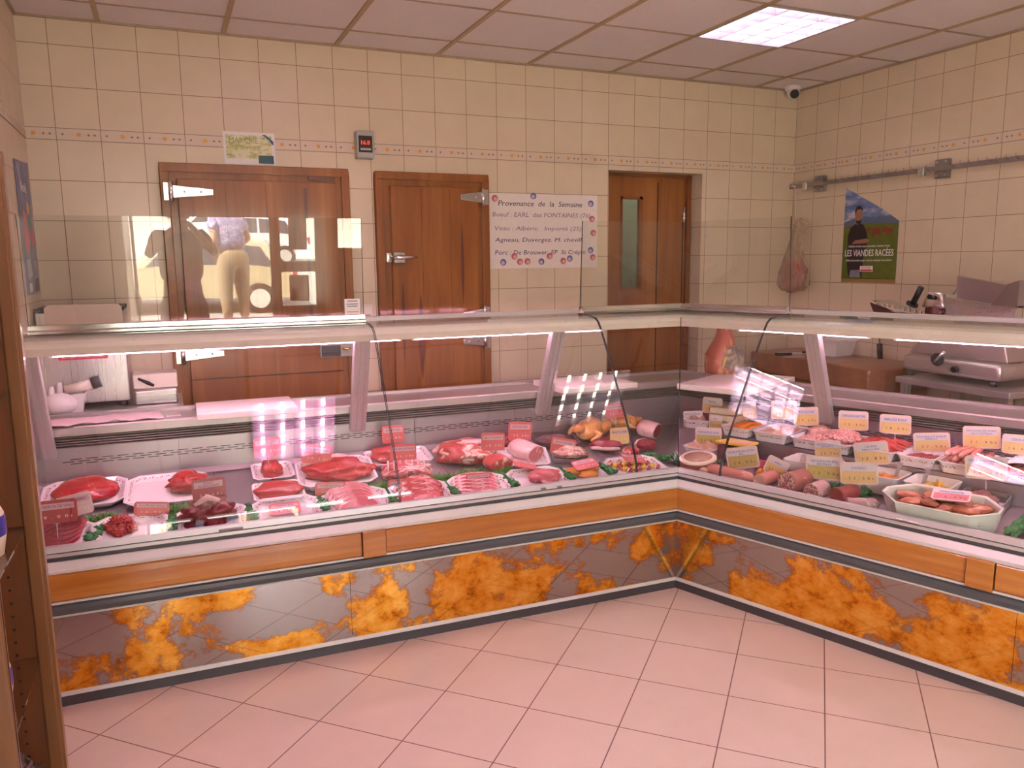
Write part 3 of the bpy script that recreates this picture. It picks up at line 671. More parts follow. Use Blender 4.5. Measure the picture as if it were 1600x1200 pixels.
    for (a, b) in (((.16, 1.16), (1.24, 2.66)) if side == 'A' else ((.03, .665), (.80, 2.4))):
        m = M().tube([(sg*a, .493, 1.2565), (sg*b, .493, 1.2565)], .0080, 10); m.build('display_lamp', CTUBE, c)
        m = M()
        for q in (a-.012, b+.004): m.box(*sorted((sg*q, sg*(q+.012))), .481, .506, 1.247, 1.2685)
        m.build('lamp_holder', WHITE, c)
    # leaning support posts
    for s in ((1.41, .405, 2.755) if side == 'A' else (.405, 1.62)):
        a = Vector((sg*s, .500, 1.272)); b = Vector((sg*s, .705, .800)); dr = (b-a).normalized(); nx = Vector((1, 0, 0)); ny = dr.cross(nx)
        m = M()
        def bar(x0, x1, y0, y1):
            v = [p+nx*x+ny*y for p in (a, b) for x, y in ((x0, y0), (x1, y0), (x1, y1), (x0, y1))]
            m.add(v, [(0, 1, 2, 3), (7, 6, 5, 4), (0, 4, 5, 1), (1, 5, 6, 2), (2, 6, 7, 3), (3, 7, 4, 0)])
        bar(-.038, .038, -.012, .022)
        for q in (-.036, -.009, .018): bar(q, q+.018, .022, .027); bar(q, q+.018, -.017, -.012)
        m.build('support_post', ALU, c, .0015)
    # curved front glass
    cuts = [None, .225, 1.375, L-.02] if side == 'A' else [None, .225, 1.62, L]
    pr = glassprof()
    for a, b in zip(cuts, cuts[1:]):
        gl = extr(side, pr, (a+.003) if a else None, b-.003 if b < L-.1 else b).build('curved_glass', GLASS, c)
        for e in (a, b):
            if e is None or e > L-.1: continue
            q = e+.003 if e == a else e-.003
            m = extr(side, [(d-(0), z) for d, z in pr], q-.0012, q+.0012); m.build('glass_edge', EDGE, gl)
    if side == 'B':
        extr(side, [(d-.0, z) for d, z in pr], -.002, .0008).build('corner_glass_joint', EDGE, c) if False else None
    # screens clamped on the canopy
    lean = math.radians(3.4)
    rails = ([(1.38, L-.03)] if side == 'A' else [(None, .235)])
    if side == 'A': rails = [(None, .225), (1.377, L-.03)]
    for a, b in rails:
        extr(side, [(.556, 1.338), (.625, 1.338), (.625, 1.345), (.612, 1.370), (.580, 1.373), (.574, 1.370), (.573, 1.353), (.562, 1.351), (.556, 1.347)], a, b).build('screen_rail', plain('polished_rail', (.78, .78, .76), .16, .95), c)
        dz = .465; dd = -math.tan(lean)*dz
        sc = extr(side, [(.601, 1.350), (.605, 1.350), (.605+dd, 1.350+dz), (.601+dd, 1.350+dz)], a, b).build('clear_screen', SCREEN, c)
        for e in (a, b):
            if e is None: 
                if side == 'A': continue
                e = 0
                m = M(); 
                x_ = -KM*.603; m.add([(x_-.0015, .601, 1.35), (x_+.0015, .601, 1.35), (x_+.0015, .606, 1.35), (x_-.0015, .606, 1.35)]+[(-KM*(.603+dd)+q, .601+dd+r, 1.35+dz) for q, r in ((-.0015, 0), (.0015, 0), (.0015, .005), (-.0015, .005))], [(0, 1, 2, 3), (4, 5, 6, 7), (0, 1, 5, 4), (1, 2, 6, 5), (2, 3, 7, 6), (3, 0, 4, 7)])
                m.build('screen_edge', EDGE, sc); continue
            extr(side, [(.6005, 1.350), (.6055, 1.350), (.6055+dd, 1.351+dz), (.6005+dd, 1.351+dz)], e-.0012, e+.0012).build('screen_edge', EDGE, sc)
    # latches on the front ledge
    for s in ((2.05, .72, .64) if side == 'A' else (1.06, )):
        w_ = .045 if s in (2.05, 1.06) else .012
        M().box(sg*s-w_, sg*s+w_, -.014, .0, .594, .602).build('sliding_latch', GRILLE if side == 'A' else CHROME, c, .003)
# vertical seam where the two curved corner panes meet
pr = glassprof(); c = counters['B']
v = []
m = M()
for q in (-.0025, .0025): v.append([(-KM*d+q, d, z) for d, z in [(a-.001, b+.001) for a, b in GP[:-3]]+[(a+.009, b-.006) for a, b in GP[:-3][::-1]]])
m.loops(v); m.build('corner_glass_joint', EDGE, c)
# left end glass wall
c = counters['A']
m = M().loops([[(x, d, z) for d, z in [(.03, .60)]+GP[1:-2]+[(.70, 1.26), (.74, .83), (.70, .66)]] for x in (-2.772, -2.766)])
m.build('end_glass', GLASS, c)
# raised rear step of the delicatessen counter
extr('B', [(.43, .61), (.70, .65), (.70, .700), (.43, .700)], None, 2.6).build('raised_step', STEELD, counters['B'])
# hygienic notice card on the left screen (its code square left out)
cc = wpos('A', 1.425, .585, 1.412)
t = thing('counter_card', 'small white printed card leaning on the right end of the left clear screen', 'card', tuple(wpos('A', 1.432, .590, 1.370)), RZ['A'], rx=math.radians(3.4))
M().box(-.036, .036, -.0025, 0, 0, .076).build('card', PAPER, t)
for z, w_ in ((.066, .05), (.052, .056), (.042, .05)): M().box(-w_/2, w_/2, -.003, -.0025, z-.0025, z+.0025).build('printed_line', plain('grey_print', (.25, .27, .3), .6), t)
M().box(-.028, .028, -.003, -.0025, .014, .017).build('red_print', REDI, t)
# ------------------------------------------------------------------ shop front behind the camera and the street
FRW = wood('brown_front_frame', (.07, .03, .015), (.11, .045, .02), (.15, .06, .03))
m = M()
m.box(XL-.15, 0.0, YS-.12, YS, 0, ZC); m.box(2.75, XR+.15, YS-.12, YS, 0, ZC); m.box(0.0, 2.75, YS-.12, YS, 2.35, ZC); m.box(-.95, XL-.15, YS-.12, YS, 0, ZC)
struct(m.build('wall_front', plain('shop_front_wall', (.34, .25, .17), .7)))
wdw = M()
for a, b in ((.07, .10), (1.49, 1.60), (1.99, 2.25)): wdw.box(a, b, YS-.09, YS-.03, 0, 2.35)
wdw.box(2.25, 2.75, YS-.09, YS-.03, 0, 1.12); wdw.box(1.60, 1.99, YS-.09, YS-.03, 0, .46); wdw.box(1.60, 1.99, YS-.08, YS-.04, .85, .97); wdw.box(0, 2.75, YS-.09, YS-.03, 2.28, 2.35)
wn_ = thing('window_1', 'brown framed glazed shop front', 'window'); struct(wn_)
wdw.build('window_frame', FRW, wn_)
for a, b, z0, z1 in ((0, .07, .02, 2.28), (.10, 1.49, .02, 2.28), (1.60, 1.99, .97, 2.28), (1.60, 1.99, .46, .85), (2.25, 2.75, 1.12, 2.28)):
    M().box(a+.001, b-.001, YS-.062, YS-.057, z0, z1).build('pane', PANE, wn_)
t = thing('door_notice', 'notice hung on the glass of the shop door', 'notice', (1.80, YS-.05, 1.30)); M().box(-.10, .10, -.004, 0, -.20, .25).build('sheet', FRW, t)
t = thing('door_notice', 'square notice hung low on the glass of the shop door', 'notice', (1.80, YS-.05, .66)); M().box(-.11, .11, -.004, 0, -.15, .15).build('sheet', FRW, t)
gr = M(); gp = [(YS-.121, -.03), (-8.6, -.03), (-13.0, -.95), (-60, -.95)]
gr.loops([[(x, y, z) for y, z in gp]+[(x, y, z-.15) for y, z in gp[::-1]] for x in (-30, 34)])
struct(gr.build('ground', PAVE)); struct(M().box(-30, 34, -21.5, -13.1, -.949, -.94).build('ground_road', ROAD))
t = thing('street_building', 'pale rendered building across the street with shuttered windows', 'building', (2, -36, -.95))
M().box(-22, 22, -6, 0, 0, 8).build('wall', WALLOUT, t); SH = plain('grey_shutter', (.30, .31, .33), .6)
for k in range(9):
    for z in (1.0, 4.2): M().box(-19+k*4.4, -17.6+k*4.4, -.02, .06, z, z+1.9).build('shutter', SH, t)
def car(paint, label, loc, rz):
    t = thing('parked_car', label, 'car', loc, rz, 'cars parked in the street')
    side = [(-2.0, .32), (-1.98, .62), (-1.85, .88), (-1.2, .98), (.2, 1.0), (1.1, .93), (1.75, .78), (2.0, .62), (2.03, .35)]
    L = []
    for y, k in ((-.84, .94), (-.86, 1), (.86, 1), (.84, .94)):
        L.append([(x, y, z if z < .5 else (z*k+.04*(1-k))) for x, z in side])
    M().loops(L).build('body', paint, t, .05, 3)
    cab = [(-1.80, .93), (-1.45, 1.36), (-1.1, 1.47), (.15, 1.47), (.65, 1.30), (1.15, .92)]
    M().loops([[(x, y*(1 if z < 1 else .80), z) for x, z in cab] for y in (-.80, .80)]).build('roof', paint, t, .03)
    gl = plain('car_glass', (.03, .035, .045), .08)
    for s in (-1, 1):
        for a in ([(-1.55, .96), (-1.30, 1.34), (-.55, 1.40), (-.55, .97)], [(-.48, .97), (-.48, 1.40), (.12, 1.40), (.55, 1.25), (.85, .96)]):
            M().loops([[(x, s*q*(1 if z < 1.1 else .825), z) for x, z in a] for q in (.78, .812)]).build('side_window', gl, t)
        for x in (-1.25, 1.28):
            wv = M().tube([(x, s*.66, .31), (x, s*.875, .31)], .31, 24).build('wheel', BLACK, t); M().tube([(x, s*.86, .31), (x, s*.885, .31)], .20, 18).build('rim', CHROME, wv)
        M().box(-2.01, -1.93, s*.72-.09, s*.72+.09, .66, .86).build('tail_light', plain('tail_red', (.5, .02, .03), .3), t); M().box(1.86, 2.0, s*.66-.12, s*.66+.12, .60, .72).build('head_light', WHITE, t)
    M().loops([[(x, y, z) for x, z in ((-1.83, .96), (-1.50, 1.38), (-1.47, 1.36), (-1.79, .94))] for y in (-.62, .62)]).build('rear_window', gl, t)
    return t
WP = plain('white_car_paint', (.75, .75, .74), .2, coat=.6); BP = plain('beige_car_paint', (.58, .46, .28), .25, .3, coat=.6)
car(BP, 'beige hatchback nearest the shop front', (.53, -14.9, -.94), PI)
car(WP, 'white car parked behind the beige hatchback', (1.75, -22.8, -.94), PI); car(WP, 'white estate parked furthest across the street', (1.2, -27.5, -.95), PI)
car(WP, 'silver white car beyond the shop door', (5.1, -11.0, -.56), 0)

# ---- the two people seen only as reflections
def skinned(name, chain, mat, parent=None, sub=2, root=0):
    """chain: dict name->(pos, radius, parentname)"""
    keys = list(chain); idx = {k: i for i, k in enumerate(keys)}
    me = bpy.data.meshes.new(name); me.from_pydata([chain[k][0] for k in keys], [(idx[k], idx[chain[k][2]]) for k in keys if chain[k][2]], [])
    o = bpy.data.objects.new(name, me); COL.objects.link(o); me.materials.append(mat)
    o.modifiers.new('skin', 'SKIN'); 
    if not me.skin_vertices: bm = bmesh.new(); bm.from_mesh(me); bm.verts.layers.skin.verify(); bm.to_mesh(me); bm.free()
    for i, k in enumerate(keys):
        r = chain[k][1]; r = r if isinstance(r, tuple) else (r, r); sv = me.skin_vertices[0].data[i]; sv.radius = r; sv.use_root = (i == root)
    o.modifiers['skin'].use_smooth_shade = True
    s = o.modifiers.new('sub', 'SUBSURF'); s.levels = sub; s.render_levels = sub
    if parent: o.parent = parent
    return o
SKINM = plain('skin', (.50, .25, .15), .5)
def person(label, loc, rz, shirt, trousers, hair, pose):
    t = thing('person', label, 'person', loc, rz)
    c = {'pelvis': ((0, 0, .95), (.145, .11), None), 'waist': ((0, pose['lean']*.25, 1.12), (.13, .10), 'pelvis'), 'chest': ((0, pose['lean']*.6, 1.32), (.155, .11), 'waist'), 'neck': ((0, pose['lean']*.9, 1.47), .055, 'chest'),
         'skull': ((0, pose['lean']*1.1+.01, 1.58), (.075, .085), 'neck'), 'crown': ((0, pose['lean']*1.15, 1.67), (.07, .08), 'skull')}
    sh = {}; tr = {'p': ((0, 0, .96), (.19, .15), None), 'w': ((0, pose['lean']*.15, 1.02), (.175, .14), 'p')}
    sh = {'w': ((0, pose['lean']*.1, .96), (.215, .16), None), 'b': ((0, pose['lean']*.3, 1.14), (.195, .15), 'w'), 'c': ((0, pose['lean']*.6, 1.34), (.205, .14), 'b'), 'n': ((0, pose['lean']*.8, 1.43), (.08, .075), 'c')}
    for s, S in ((-1, 'l'), (1, 'r')):
        c['hip'+S] = ((s*.095, 0, .88), .095, 'pelvis'); c['knee'+S] = ((s*.11, .01, .48), .058, 'hip'+S); c['ank'+S] = ((s*.115, -.02, .09), .038, 'knee'+S); c['toe'+S] = ((s*.125, .13, .035), .034, 'ank'+S)
        tr['h'+S] = ((s*.11, 0, .86), .135, 'p'); tr['k'+S] = ((s*.115, .01, .48), .092, 'h'+S); tr['a'+S] = ((s*.118, -.02, .12), .062, 'k'+S)
        el, ha = pose[S]
        sp = (s*.185, pose['lean']*.7, 1.40)
        c['sho'+S] = (sp, .058, 'chest'); c['elb'+S] = (el, .042, 'sho'+S); c['wri'+S] = (ha, .028, 'elb'+S)
        d = (Vector(ha)-Vector(el)).normalized(); pa = Vector(ha)+d*.05; c['palm'+S] = (tuple(pa), (.034, .018), 'wri'+S)
        side = d.cross(Vector((0, 0, 1))); side = side.normalized() if side.length > .1 else Vector((1, 0, 0)); curl = Vector((0, .3, -.25)) if pose['hold'] == 0 else Vector((-s*.5, .0, .1))
        for k, ln in enumerate((.040, .046, .043, .034)):
            b = pa+d*.035+side*(.020*(k-1.5)); e = b+d*ln*.6+curl*.03; e2 = e+d*ln*.35+curl*.06
            c['f%d%s' % (k, S)] = (tuple(b), .0088, 'palm'+S); c['g%d%s' % (k, S)] = (tuple(e), .0082, 'f%d%s' % (k, S)); c['t%d%s' % (k, S)] = (tuple(e2), .007, 'g%d%s' % (k, S))
        b = pa+side*(-s*.035); c['th'+S] = (tuple(b), .010, 'palm'+S); c['tk'+S] = (tuple(b+d*.035+side*(-s*.015)), .009, 'th'+S)
        mid = tuple(Vector(sp).lerp(Vector(el), .62)); sh['s'+S] = ((sp[0]*.96, sp[1], sp[2]), .073, 'c'); sh['e'+S] = (mid, .080, 's'+S)
    body = skinned('body', c, SKINM, t)
    skinned('shirt', sh, shirt, t); skinned('trousers', tr, trousers, t)
    hd = Vector(c['skull'][0])
    M().blob(tuple(hd+Vector((0, -.022, .045))), (.092, .100, .105), 2, .08, flat=False).build('hair', hair, t)
    for s in (-1, 1):
        M().blob(tuple(hd+Vector((s*.031, .080, .012))), (.014, .008, .008), 0, 0, flat=False, nu=12, nv=8).build('eye', WHITE, t)
        M().blob(tuple(hd+Vector((s*.082, 0, 0))), (.012, .022, .032), 0, 0, flat=False, nu=12, nv=8).build('ear', SKINM, t)
        M().loops([[(s*.12+q*x, y, z) for x, y in ((-.045, -.07), (.045, -.07), (.05, .10), (0, .17), (-.05, .10))] for q, z in ((1, -.0), (1, .035), (.75, .075))]).build('shoe', BLACK, t, .01)
    M().blob(tuple(hd+Vector((0, .095, -.012))), (.014, .018, .022), 0, 0, flat=False, nu=12, nv=8).build('nose', SKINM, t)
    M().blob(tuple(hd+Vector((0, .082, -.045))), (.026, .008, .007), 0, 0, flat=False, nu=12, nv=8).build('mouth', REDI, t)
    return t
m, n, o = newmat('purple_patterned_cotton'); v = coords(n); a = nz(n, v, 38, 3, .6)
bsdf(n, o, ramp(n, a, [(.42, (.16, .13, .38)), (.5, (.40, .34, .56)), (.58, (.66, .58, .70))]), .8)
PURP = m
person('person in dark clothes taking the photograph, elbows raised', (.60, -4.90, 0), -.2, plain('dark_shirt', (.03, .026, .028), .8), plain('dark_trousers', (.03, .03, .035), .8), plain('dark_hair', (.03, .018, .012), .6),
       {'lean': .02, 'l': ((-.28, .10, 1.24), (-.10, .19, 1.46)), 'r': ((.28, .10, 1.24), (.10, .19, 1.46)), 'hold': 1})
p2 = person('person in a purple patterned blouse and beige trousers by the shop front', (1.12, -7.9, -.03), PI-.5, PURP, plain('beige_trousers', (.44, .30, .17), .8), plain('brown_hair', (.14, .07, .04), .6),
       {'lean': .16, 'l': ((-.30, .10, 1.12), (-.14, .26, .98)), 'r': ((.27, -.04, 1.12), (.16, .12, .96)), 'hold': 0})

# ------------------------------------------------------------------ wooden shelf unit at the left edge
t = thing('shelf_unit', 'dark wooden shelf unit with glass shelves against the left wall', 'shelf', (.07, -2.5, 0))
M().box(0, .222, .0, .022, 0, 1.86).build('side_panel', WDD, t); M().box(.219, .250, -.010, .024, 0, 1.88).build('edge_post', WDE, t, .004)
M().box(.250, .256, -.006, .022, 0, 1.87).build('edge_moulding', WDE, t)
M().box(0, .222, -.502, -.480, 0, 1.86).build('side_panel', WDD, t)
m = M(); m.box(.214, .250, -.510, -.478, 0, 1.88); e = m.build('edge_post', WDE, t, .004)
m = M(); m.box(.250, .2515, -.496, -.494, 0, 1.87); m.build('groove', WDS, e)
M().box(0, .012, -.480, 0, 0, 1.86).build('rear_board', WDD, t)
m = M()
for k in range(46): m.tube([(.175, .0005, .25+.034*k), (.175, -.0012, .25+.034*k)], .0035, 8)
m.build('shelf_pin_holes', BLACK, t)
for z in (.33, .647, .986, 1.32): M().box(.014, .225, -.478, -.002, z-.006, z).build('glass_shelf', GLASS, t)
M().box(.013, .222, -.479, -.001, .04, .07).build('bottom_board', WDD, t)
PKB = plain('packet_blue', (.035, .03, .26), .4)
def packet(x, y, z, h, lab, w_=.085):
    t = thing('food_packet', lab, 'packet', (x, y, z), random.uniform(-.3, .3), 'white and blue packets on the glass shelves')
    pr = [(.0, 0), (w_*.5, 0), (w_*.62, h*.3), (w_*.6, h*.62), (w_*.4, h*.86), (w_*.16, h*.95), (w_*.2, h)]
    M().lathe(pr, 18).build('bag', plain('packet_cream', (.68, .60, .46), .5), t); M().lathe([(w_*.60, h*.28), (w_*.635, h*.32), (w_*.63, h*.56), (w_*.60, h*.60)], 18).build('blue_band', PKB, t)
packet(.245, -2.70, .986, .15, 'cream packet with blue band on the upper glass shelf', .07); packet(.235, -2.72, .647, .14, 'cream packet with blue band on the lower glass shelf', .06)
t = thing('clear_bag', 'crumpled clear plastic bag low on the shelf unit', 'bag', (.24, -2.64, .33)); M().blob((0, 0, .05), (.05, .09, .06), 3, .5, 6).build('film', PLAST, t); M().blob((0, 0, .03), (.032, .05, .03), 5, .2, 3).build('contents', plain('pale_contents', (.55, .45, .5), .6), t)

# ------------------------------------------------------------------ equipment behind the left counter
t = thing('side_bench', 'dark steel bench in the left corner behind the counter', 'bench', (XL+.004, -.002, 0))
M().box(0, .62, -.46, -.002, .90, .92).build('top', WORK, t)
for x in (.0, .58):
    for y in (-.45, -.05): M().box(x, x+.035, y, y+.035, 0, .90).build('leg', STEELV, t)
t = thing('steel_cabinet_machine', 'square steel machine with dark top edge and red strip in the left corner', 'machine', (.265, -.206, .921))
M().box(-.19, .185, -.17, .20, .03, .475).build('housing', STEELV, t, .006); M().box(-.192, .187, -.172, .202, .475, .492).build('top_edge', BLACK, t)
s_ = M().box(-.11, .10, -.1745, -.170, .245, .272).build('red_strip', REDI, t); text('ATTENTION DANGER', .02, WHITEI, s_, loc=(-.005, -.175, .259), w=.18)
for x in (-.15, .15): M().lathe([(.018, 0), (.018, .03)], 10, (x, -.12, 0)).build('foot', BLACK, t)
t = thing('plastic_lid', 'translucent white plastic lid leaning on top of the steel machine', 'lid', (.28, -.392, 1.30), 0, rx=math.radians(-8))
m = M(); m.prism([(-.165, .015), (-.15, 0), (.15, 0), (.165, .015), (.165, .115), (.15, .13), (-.15, .13), (-.165, .115)], 0, .006, Matrix.Rotation(PI/2, 4, 'X')); m.build('sheet', plain('milky_plastic', (.62, .52, .42), .4), t)
t = thing('storage_tub', 'white tub with a round white plate leaning on it behind the left counter', 'tub', (.175, -.425, .9215))
M().loops([[(x*k, y*k, z) for x, y in ((-.085, -.045), (.085, -.045), (.085, .045), (-.085, .045))] for k, z in ((.8, 0), (1, .09), (.95, .09), (.78, .01))]).build('tub', WHITE, t)
M().lathe([(.0, 0), (.070, .0), (.073, .006), (.0, .007)], 24, mat=Matrix.Translation((-.02, -.062, .05)) @ Matrix.Rotation(math.radians(80), 4, 'X') @ Matrix.Scale(.72, 4, (0, 1, 0))).build('round_plate', WHITE, t)
t = thing('paper_roll', 'cream paper roll with dark end lying across the white tub', 'roll', (.235, -.40, 1.035), 0, ry=math.radians(-12))
M().tube([(-.065, 0, 0), (.055, 0, 0)], .024, 18).build('roll', CREAM, t); M().tube([(.055, 0, .002), (.095, 0, .004)], .029, 18).build('dark_end', DARK, t)
for k, (x, h) in enumerate(((.115, .045), (.150, .062))):
    t = thing('white_bottle', ('short', 'taller')[k]+' white bottle top sticking up from the white tub', 'bottle', (x, -.40, .98)); M().lathe([(.014, 0), (.015, h*.8), (.010, h+.02), (.0, h+.02)], 14).build('bottle', WHITE, t)
t = thing('weighing_box', 'steel and cream weighing box with black handle right of the steel machine', 'box', (.565, -.30, .9215))
M().box(-.095, .10, -.08, .10, 0, .075).build('base', STEEL, t, .008); M().box(-.10, .105, -.05, .11, .076, .15).build('cover', CREAM, t, .006); M().tube([(-.075, -.085, .135), (-.03, -.09, .11), (-.005, -.088, .095)], [.006, .010, .007], 8).build('handle', BLACK, t)
t = thing('wall_bracket', 'small chrome tap-like bracket on the wall right of the steel machine', 'bracket', (.47, -.01, 1.19)); M().box(-.02, .02, -.03, 0, -.012, .012).build('plate', STEEL, t, .002); M().tube([(0, -.03, 0), (.01, -.06, -.01), (.012, -.06, -.03)], .011, 10).build('spout', CHROME, t)
# greaseproof paper on the left worktop
m = M(); nu, nv = 26, 10; v = []
a0 = Vector((.10, -.84)); ax = Vector((.50, .02)); ay = Vector((-.02, .22))
for j in range(nv+1):
    for i in range(nu+1):
        p = a0+ax*(i/nu)+ay*(j/nv)+Vector((0, .012*noise.noise(Vector((i*.4, j*3, 2)))))
        v.append((p.x, p.y, .9235+.010*abs(noise.noise(Vector((i*.35, j*.5, 5))))+(.012*abs(math.sin(i*.5)) if j == 0 else 0)))
top = [(j*(nu+1)+i, j*(nu+1)+i+1, (j+1)*(nu+1)+i+1, (j+1)*(nu+1)+i) for j in range(nv) for i in range(nu)]
m.add(v, top, True)
pp = m.build('wrapping_paper', PINKPAPER); sm = pp.modifiers.new('t', 'SOLIDIFY'); sm.thickness = .0008; tag(pp, 'crumpled sheets of pink wrapping paper on the left worktop', 'paper')
t = thing('paper_label', 'small printed red and white label beside the wrapping paper', 'label', (.64, -.76, .922), .1); M().box(-.03, .03, -.014, .014, 0, .0015).build('label', PAPER, t)
text('LABEL', .016, REDI, t, loc=(0, 0, .0018), rot=(0, 0, 0), w=.045)
# cutting boards
def board(loc, rz, w_, d_, lab, th=.03):
    t = thing('cutting_board', lab, 'cutting board', loc, rz, 'thick white plastic cutting boards'); M().box(-w_/2, w_/2, -d_/2, d_/2, 0, th).build('board', BOARD, t, .004)
    m = M(); 
    for k in (-1, 1): m.box(k*(w_/2-.05)-.015, k*(w_/2-.05)+.015, -d_/2+.03, d_/2-.03, -.0005, .0) if False else None
    return t
board((.957, -.79, .9222), -.02, .44, .33, 'white cutting board on the left worktop, the leftmost one')
board((2.74, -.88, .9222), .02, .46, .36, 'white cutting board on the worktop left of the counter corner')
board((3.50, -1.24, .9222), math.radians(25), .62, .40, 'white cutting board under the cured ham')
# cured ham
t = thing('cured_ham', 'whole cured ham with mouldy cut side standing on the cutting board', 'ham', (3.605, -.965, .953), math.radians(0))
v = []; n_ = 36; prof = [(0, .098, .075), (.02, .108, .085), (.06, .110, .085), (.11, .100, .078), (.16, .080, .066), (.20, .062, .054), (.235, .048, .044), (.262, .044, .040), (.285, .040, .036), (.296, .022, .02)]
for z, rx_, ry_ in prof:
    v.append([(rx_*math.cos(a)*(1+.06*noise.noise(Vector((math.cos(a)*2, math.sin(a)*2, z*14))))+.025*(z/.3)**1.5+.006*math.sin(z*40), ry_*math.sin(a)*(1+.06*noise.noise(Vector((math.cos(a)*3, 4+math.sin(a)*3, z*9)))), z) for a in [2*PI*k/n_ for k in range(n_)]])
M().loops(v, True, True, True).build('leg', HAM, t)
m = M().blob((.026, -.052, .078), (.084, .042, .092), 6, .10, flat=False); m.build('mouldy_face', HAMC, t)
M().tube([(-.045, -.066, .02), (-.035, -.074, .08), (-.002, -.074, .135), (.035, -.066, .155), (.075, -.045, .135)], [.008, .012, .012, .010, .006], 8).build('fat_edge', plain('yellow_fat', (.66, .46, .14), .5), t)
M().tube([(.0, .0, .262), (.05, -.01, .270), (.062, .0, .268)], [.046, .03, .0], 10).build('hoof_end', HAM, t)
# butcher block, knives, box, slicer
t = thing('butcher_block', 'big dark orange butcher block table along the right wall', 'table', (4.72, -.80, 0))
M().prism([(-.26, -.46), (-.16, -.50), (.02, -.50), (.27, -.47), (.27, .66), (-.19, .66), (-.20, .36)], .81, .95).build('block_top', BLOCK, t, .01)
for x in (-.17, .20):
    for y in (-.42, .50): M().box(x-.045, x+.045, y-.045, y+.045, 0, .81).build('leg', BLOCK, t)
M().box(-.235, .26, -.42, .60, .56, .80).build('apron_drawer', WD, t)
def knife(loc, rz, hm, lab, L=.17):
    t = thing('knife', lab, 'knife', loc, rz); M().loops([[(-.0, -.008, z), (-.11, -.010, z), (-.12, .006, z), (-.0, .010, z)] for z in (0, .02)]).build('handle', hm, t, .004)
    M().loops([[(0, -.011, z), (L*.8, -.012, z), (L, .008, z), (0, .012, z)] for z in (.008, .011)]).build('blade', STEEL, t)
knife((4.70, -.47, .951), math.radians(150), BLACK, 'long knife with black handle lying at the back of the butcher block'); knife((4.58, -.50, .951), math.radians(-20), BLACK, 'black-handled knife beside the red one on the butcher block', .12)
knife((4.545, -.66, .951), math.radians(165), plain('red_handle', (.62, .03, .06), .4), 'knife with a red handle on the butcher block')
t = thing('white_plastic_box', 'white plastic box on the butcher block against the right wall', 'box', (4.84, -.60, .951), .1)
M().loops([[(x*k, y*k, z) for x, y in ((-.10, -.12), (.10, -.12), (.10, .12), (-.10, .12))] for k, z in ((.85, 0), (1, .10), (.95, .10), (.82, .01))]).build('tub', WHITE, t); M().box(-.11, .11, -.13, .13, .10, .118).build('lid', WHITE, t, .004)
t = thing('sharpening_steel', 'dark sharpening rod standing on the butcher block', 'tool', (4.93, -.93, .951)); M().tube([(0, 0, 0), (.0, .012, .10)], .018, 10).build('handle', BLACK, t); M().tube([(0, .012, .10), (0, .045, .34)], .006, 8).build('rod', STEEL, t)
t = thing('steel_table', 'steel table under the meat slicer', 'table', (4.71, -1.80, 0))
M().box(-.27, .27, -.34, .33, .905, .94).build('top', WORK, t, .004)
for x in (-.23, .23):
    for y in (-.30, .29): M().box(x-.02, x+.02, y-.02, y+.02, 0, .905).build('leg', STEELV, t)
t = thing('meat_slicer', 'steel meat slicer with black handle on the steel table by the right wall', 'slicer', (4.70, -1.70, .941))
# local y runs back towards the corner (left in the view), z up
M().prism([(-.18, -.33), (.16, -.33), (.16, .26), (-.18, .26)], .03, .12).build('base', steel('slicer_aluminium', (.55, .47, .45), .35, .8), t, .02)
for x in (-.15, .13):
    for y in (-.28, .22): M().lathe([(.018, 0), (.022, .03)], 12, (x, y, 0)).build('foot', BLACK, t)
b = M().loops([[(x, y, z) for y, z in ((.285, .12), (.16, .28), (-.27, .28), (-.31, .12))] for x in (-.10, .10)]).build('motor_housing', steel('slicer_side', (.50, .42, .40), .35, .8), t, .01)
M().lathe([(.08, 0), (.10, .004), (.10, .018), (.06, .03), (0, .03)], 40, (0, 0, 0), Matrix.Translation((-.075, .0, .33)) @ Matrix.Rotation(math.radians(-82), 4, 'Y')).build('blade', CHROME, t)
M().loops([[(x, y, z) for y, z in ((.235, .385), (.085, .385), (.11, .475), (.20, .48))] for x in (-.09, .10)]).build('blade_guard', CHROME, t, .012)
M().blob((-.01, .165, .36), (.085, .078, .085), 1, .03, flat=False).build('sharpener_cover', plain('brown_cover', (.13, .05, .045), .2, .6), t)
M().tube([(-.095, .155, .445), (-.125, .155, .450)], .014, 12).build('knob', BLACK, t)
M().tube([(-.02, .09, .46), (-.01, .055, .545)], .005, 8).build('guide_rod', STEEL, t); M().tube([(-.012, .057, .546), (-.008, .035, .552)], .011, 8).build('rod_knob', BLACK, t)
m = M(); tp = [(.57, .395), (.50, .375), (.40, .350), (.28, .342), (.17, .345)]
m.loops([[(-.10, y, z), (.08, y, z+.0), (.08, y, z+.006+.012*(i == 0)), (-.10, y, z+.006+.012*(i == 0))] for i, (y, z) in enumerate(tp)]); cr = m.build('carriage', CHROME, t)
tz = [(.20, .340)]
for k in range(9): tz += [(.22+.038*k, .346+.005*k), (.22+.038*k, .366+.005*k), (.232+.038*k, .367+.005*k), (.232+.038*k, .348+.005*k)]
tz += [(.56, .385), (.56, .375), (.20, .330)]
M().loops([[(x, y, z) for y, z in tz] for x in (-.100, -.093)]).build('serrated_edge', CHROME, cr)
M().loops([[(x, y, z) for y, z in ((.58, .400), (.55, .345), (.30, .315), (.16, .32), (.17, .344), (.40, .348))] for x in (-.104, -.099)]).build('carriage_skirt', plain('brown_reflective_steel', (.14, .07, .06), .25, .7), cr)
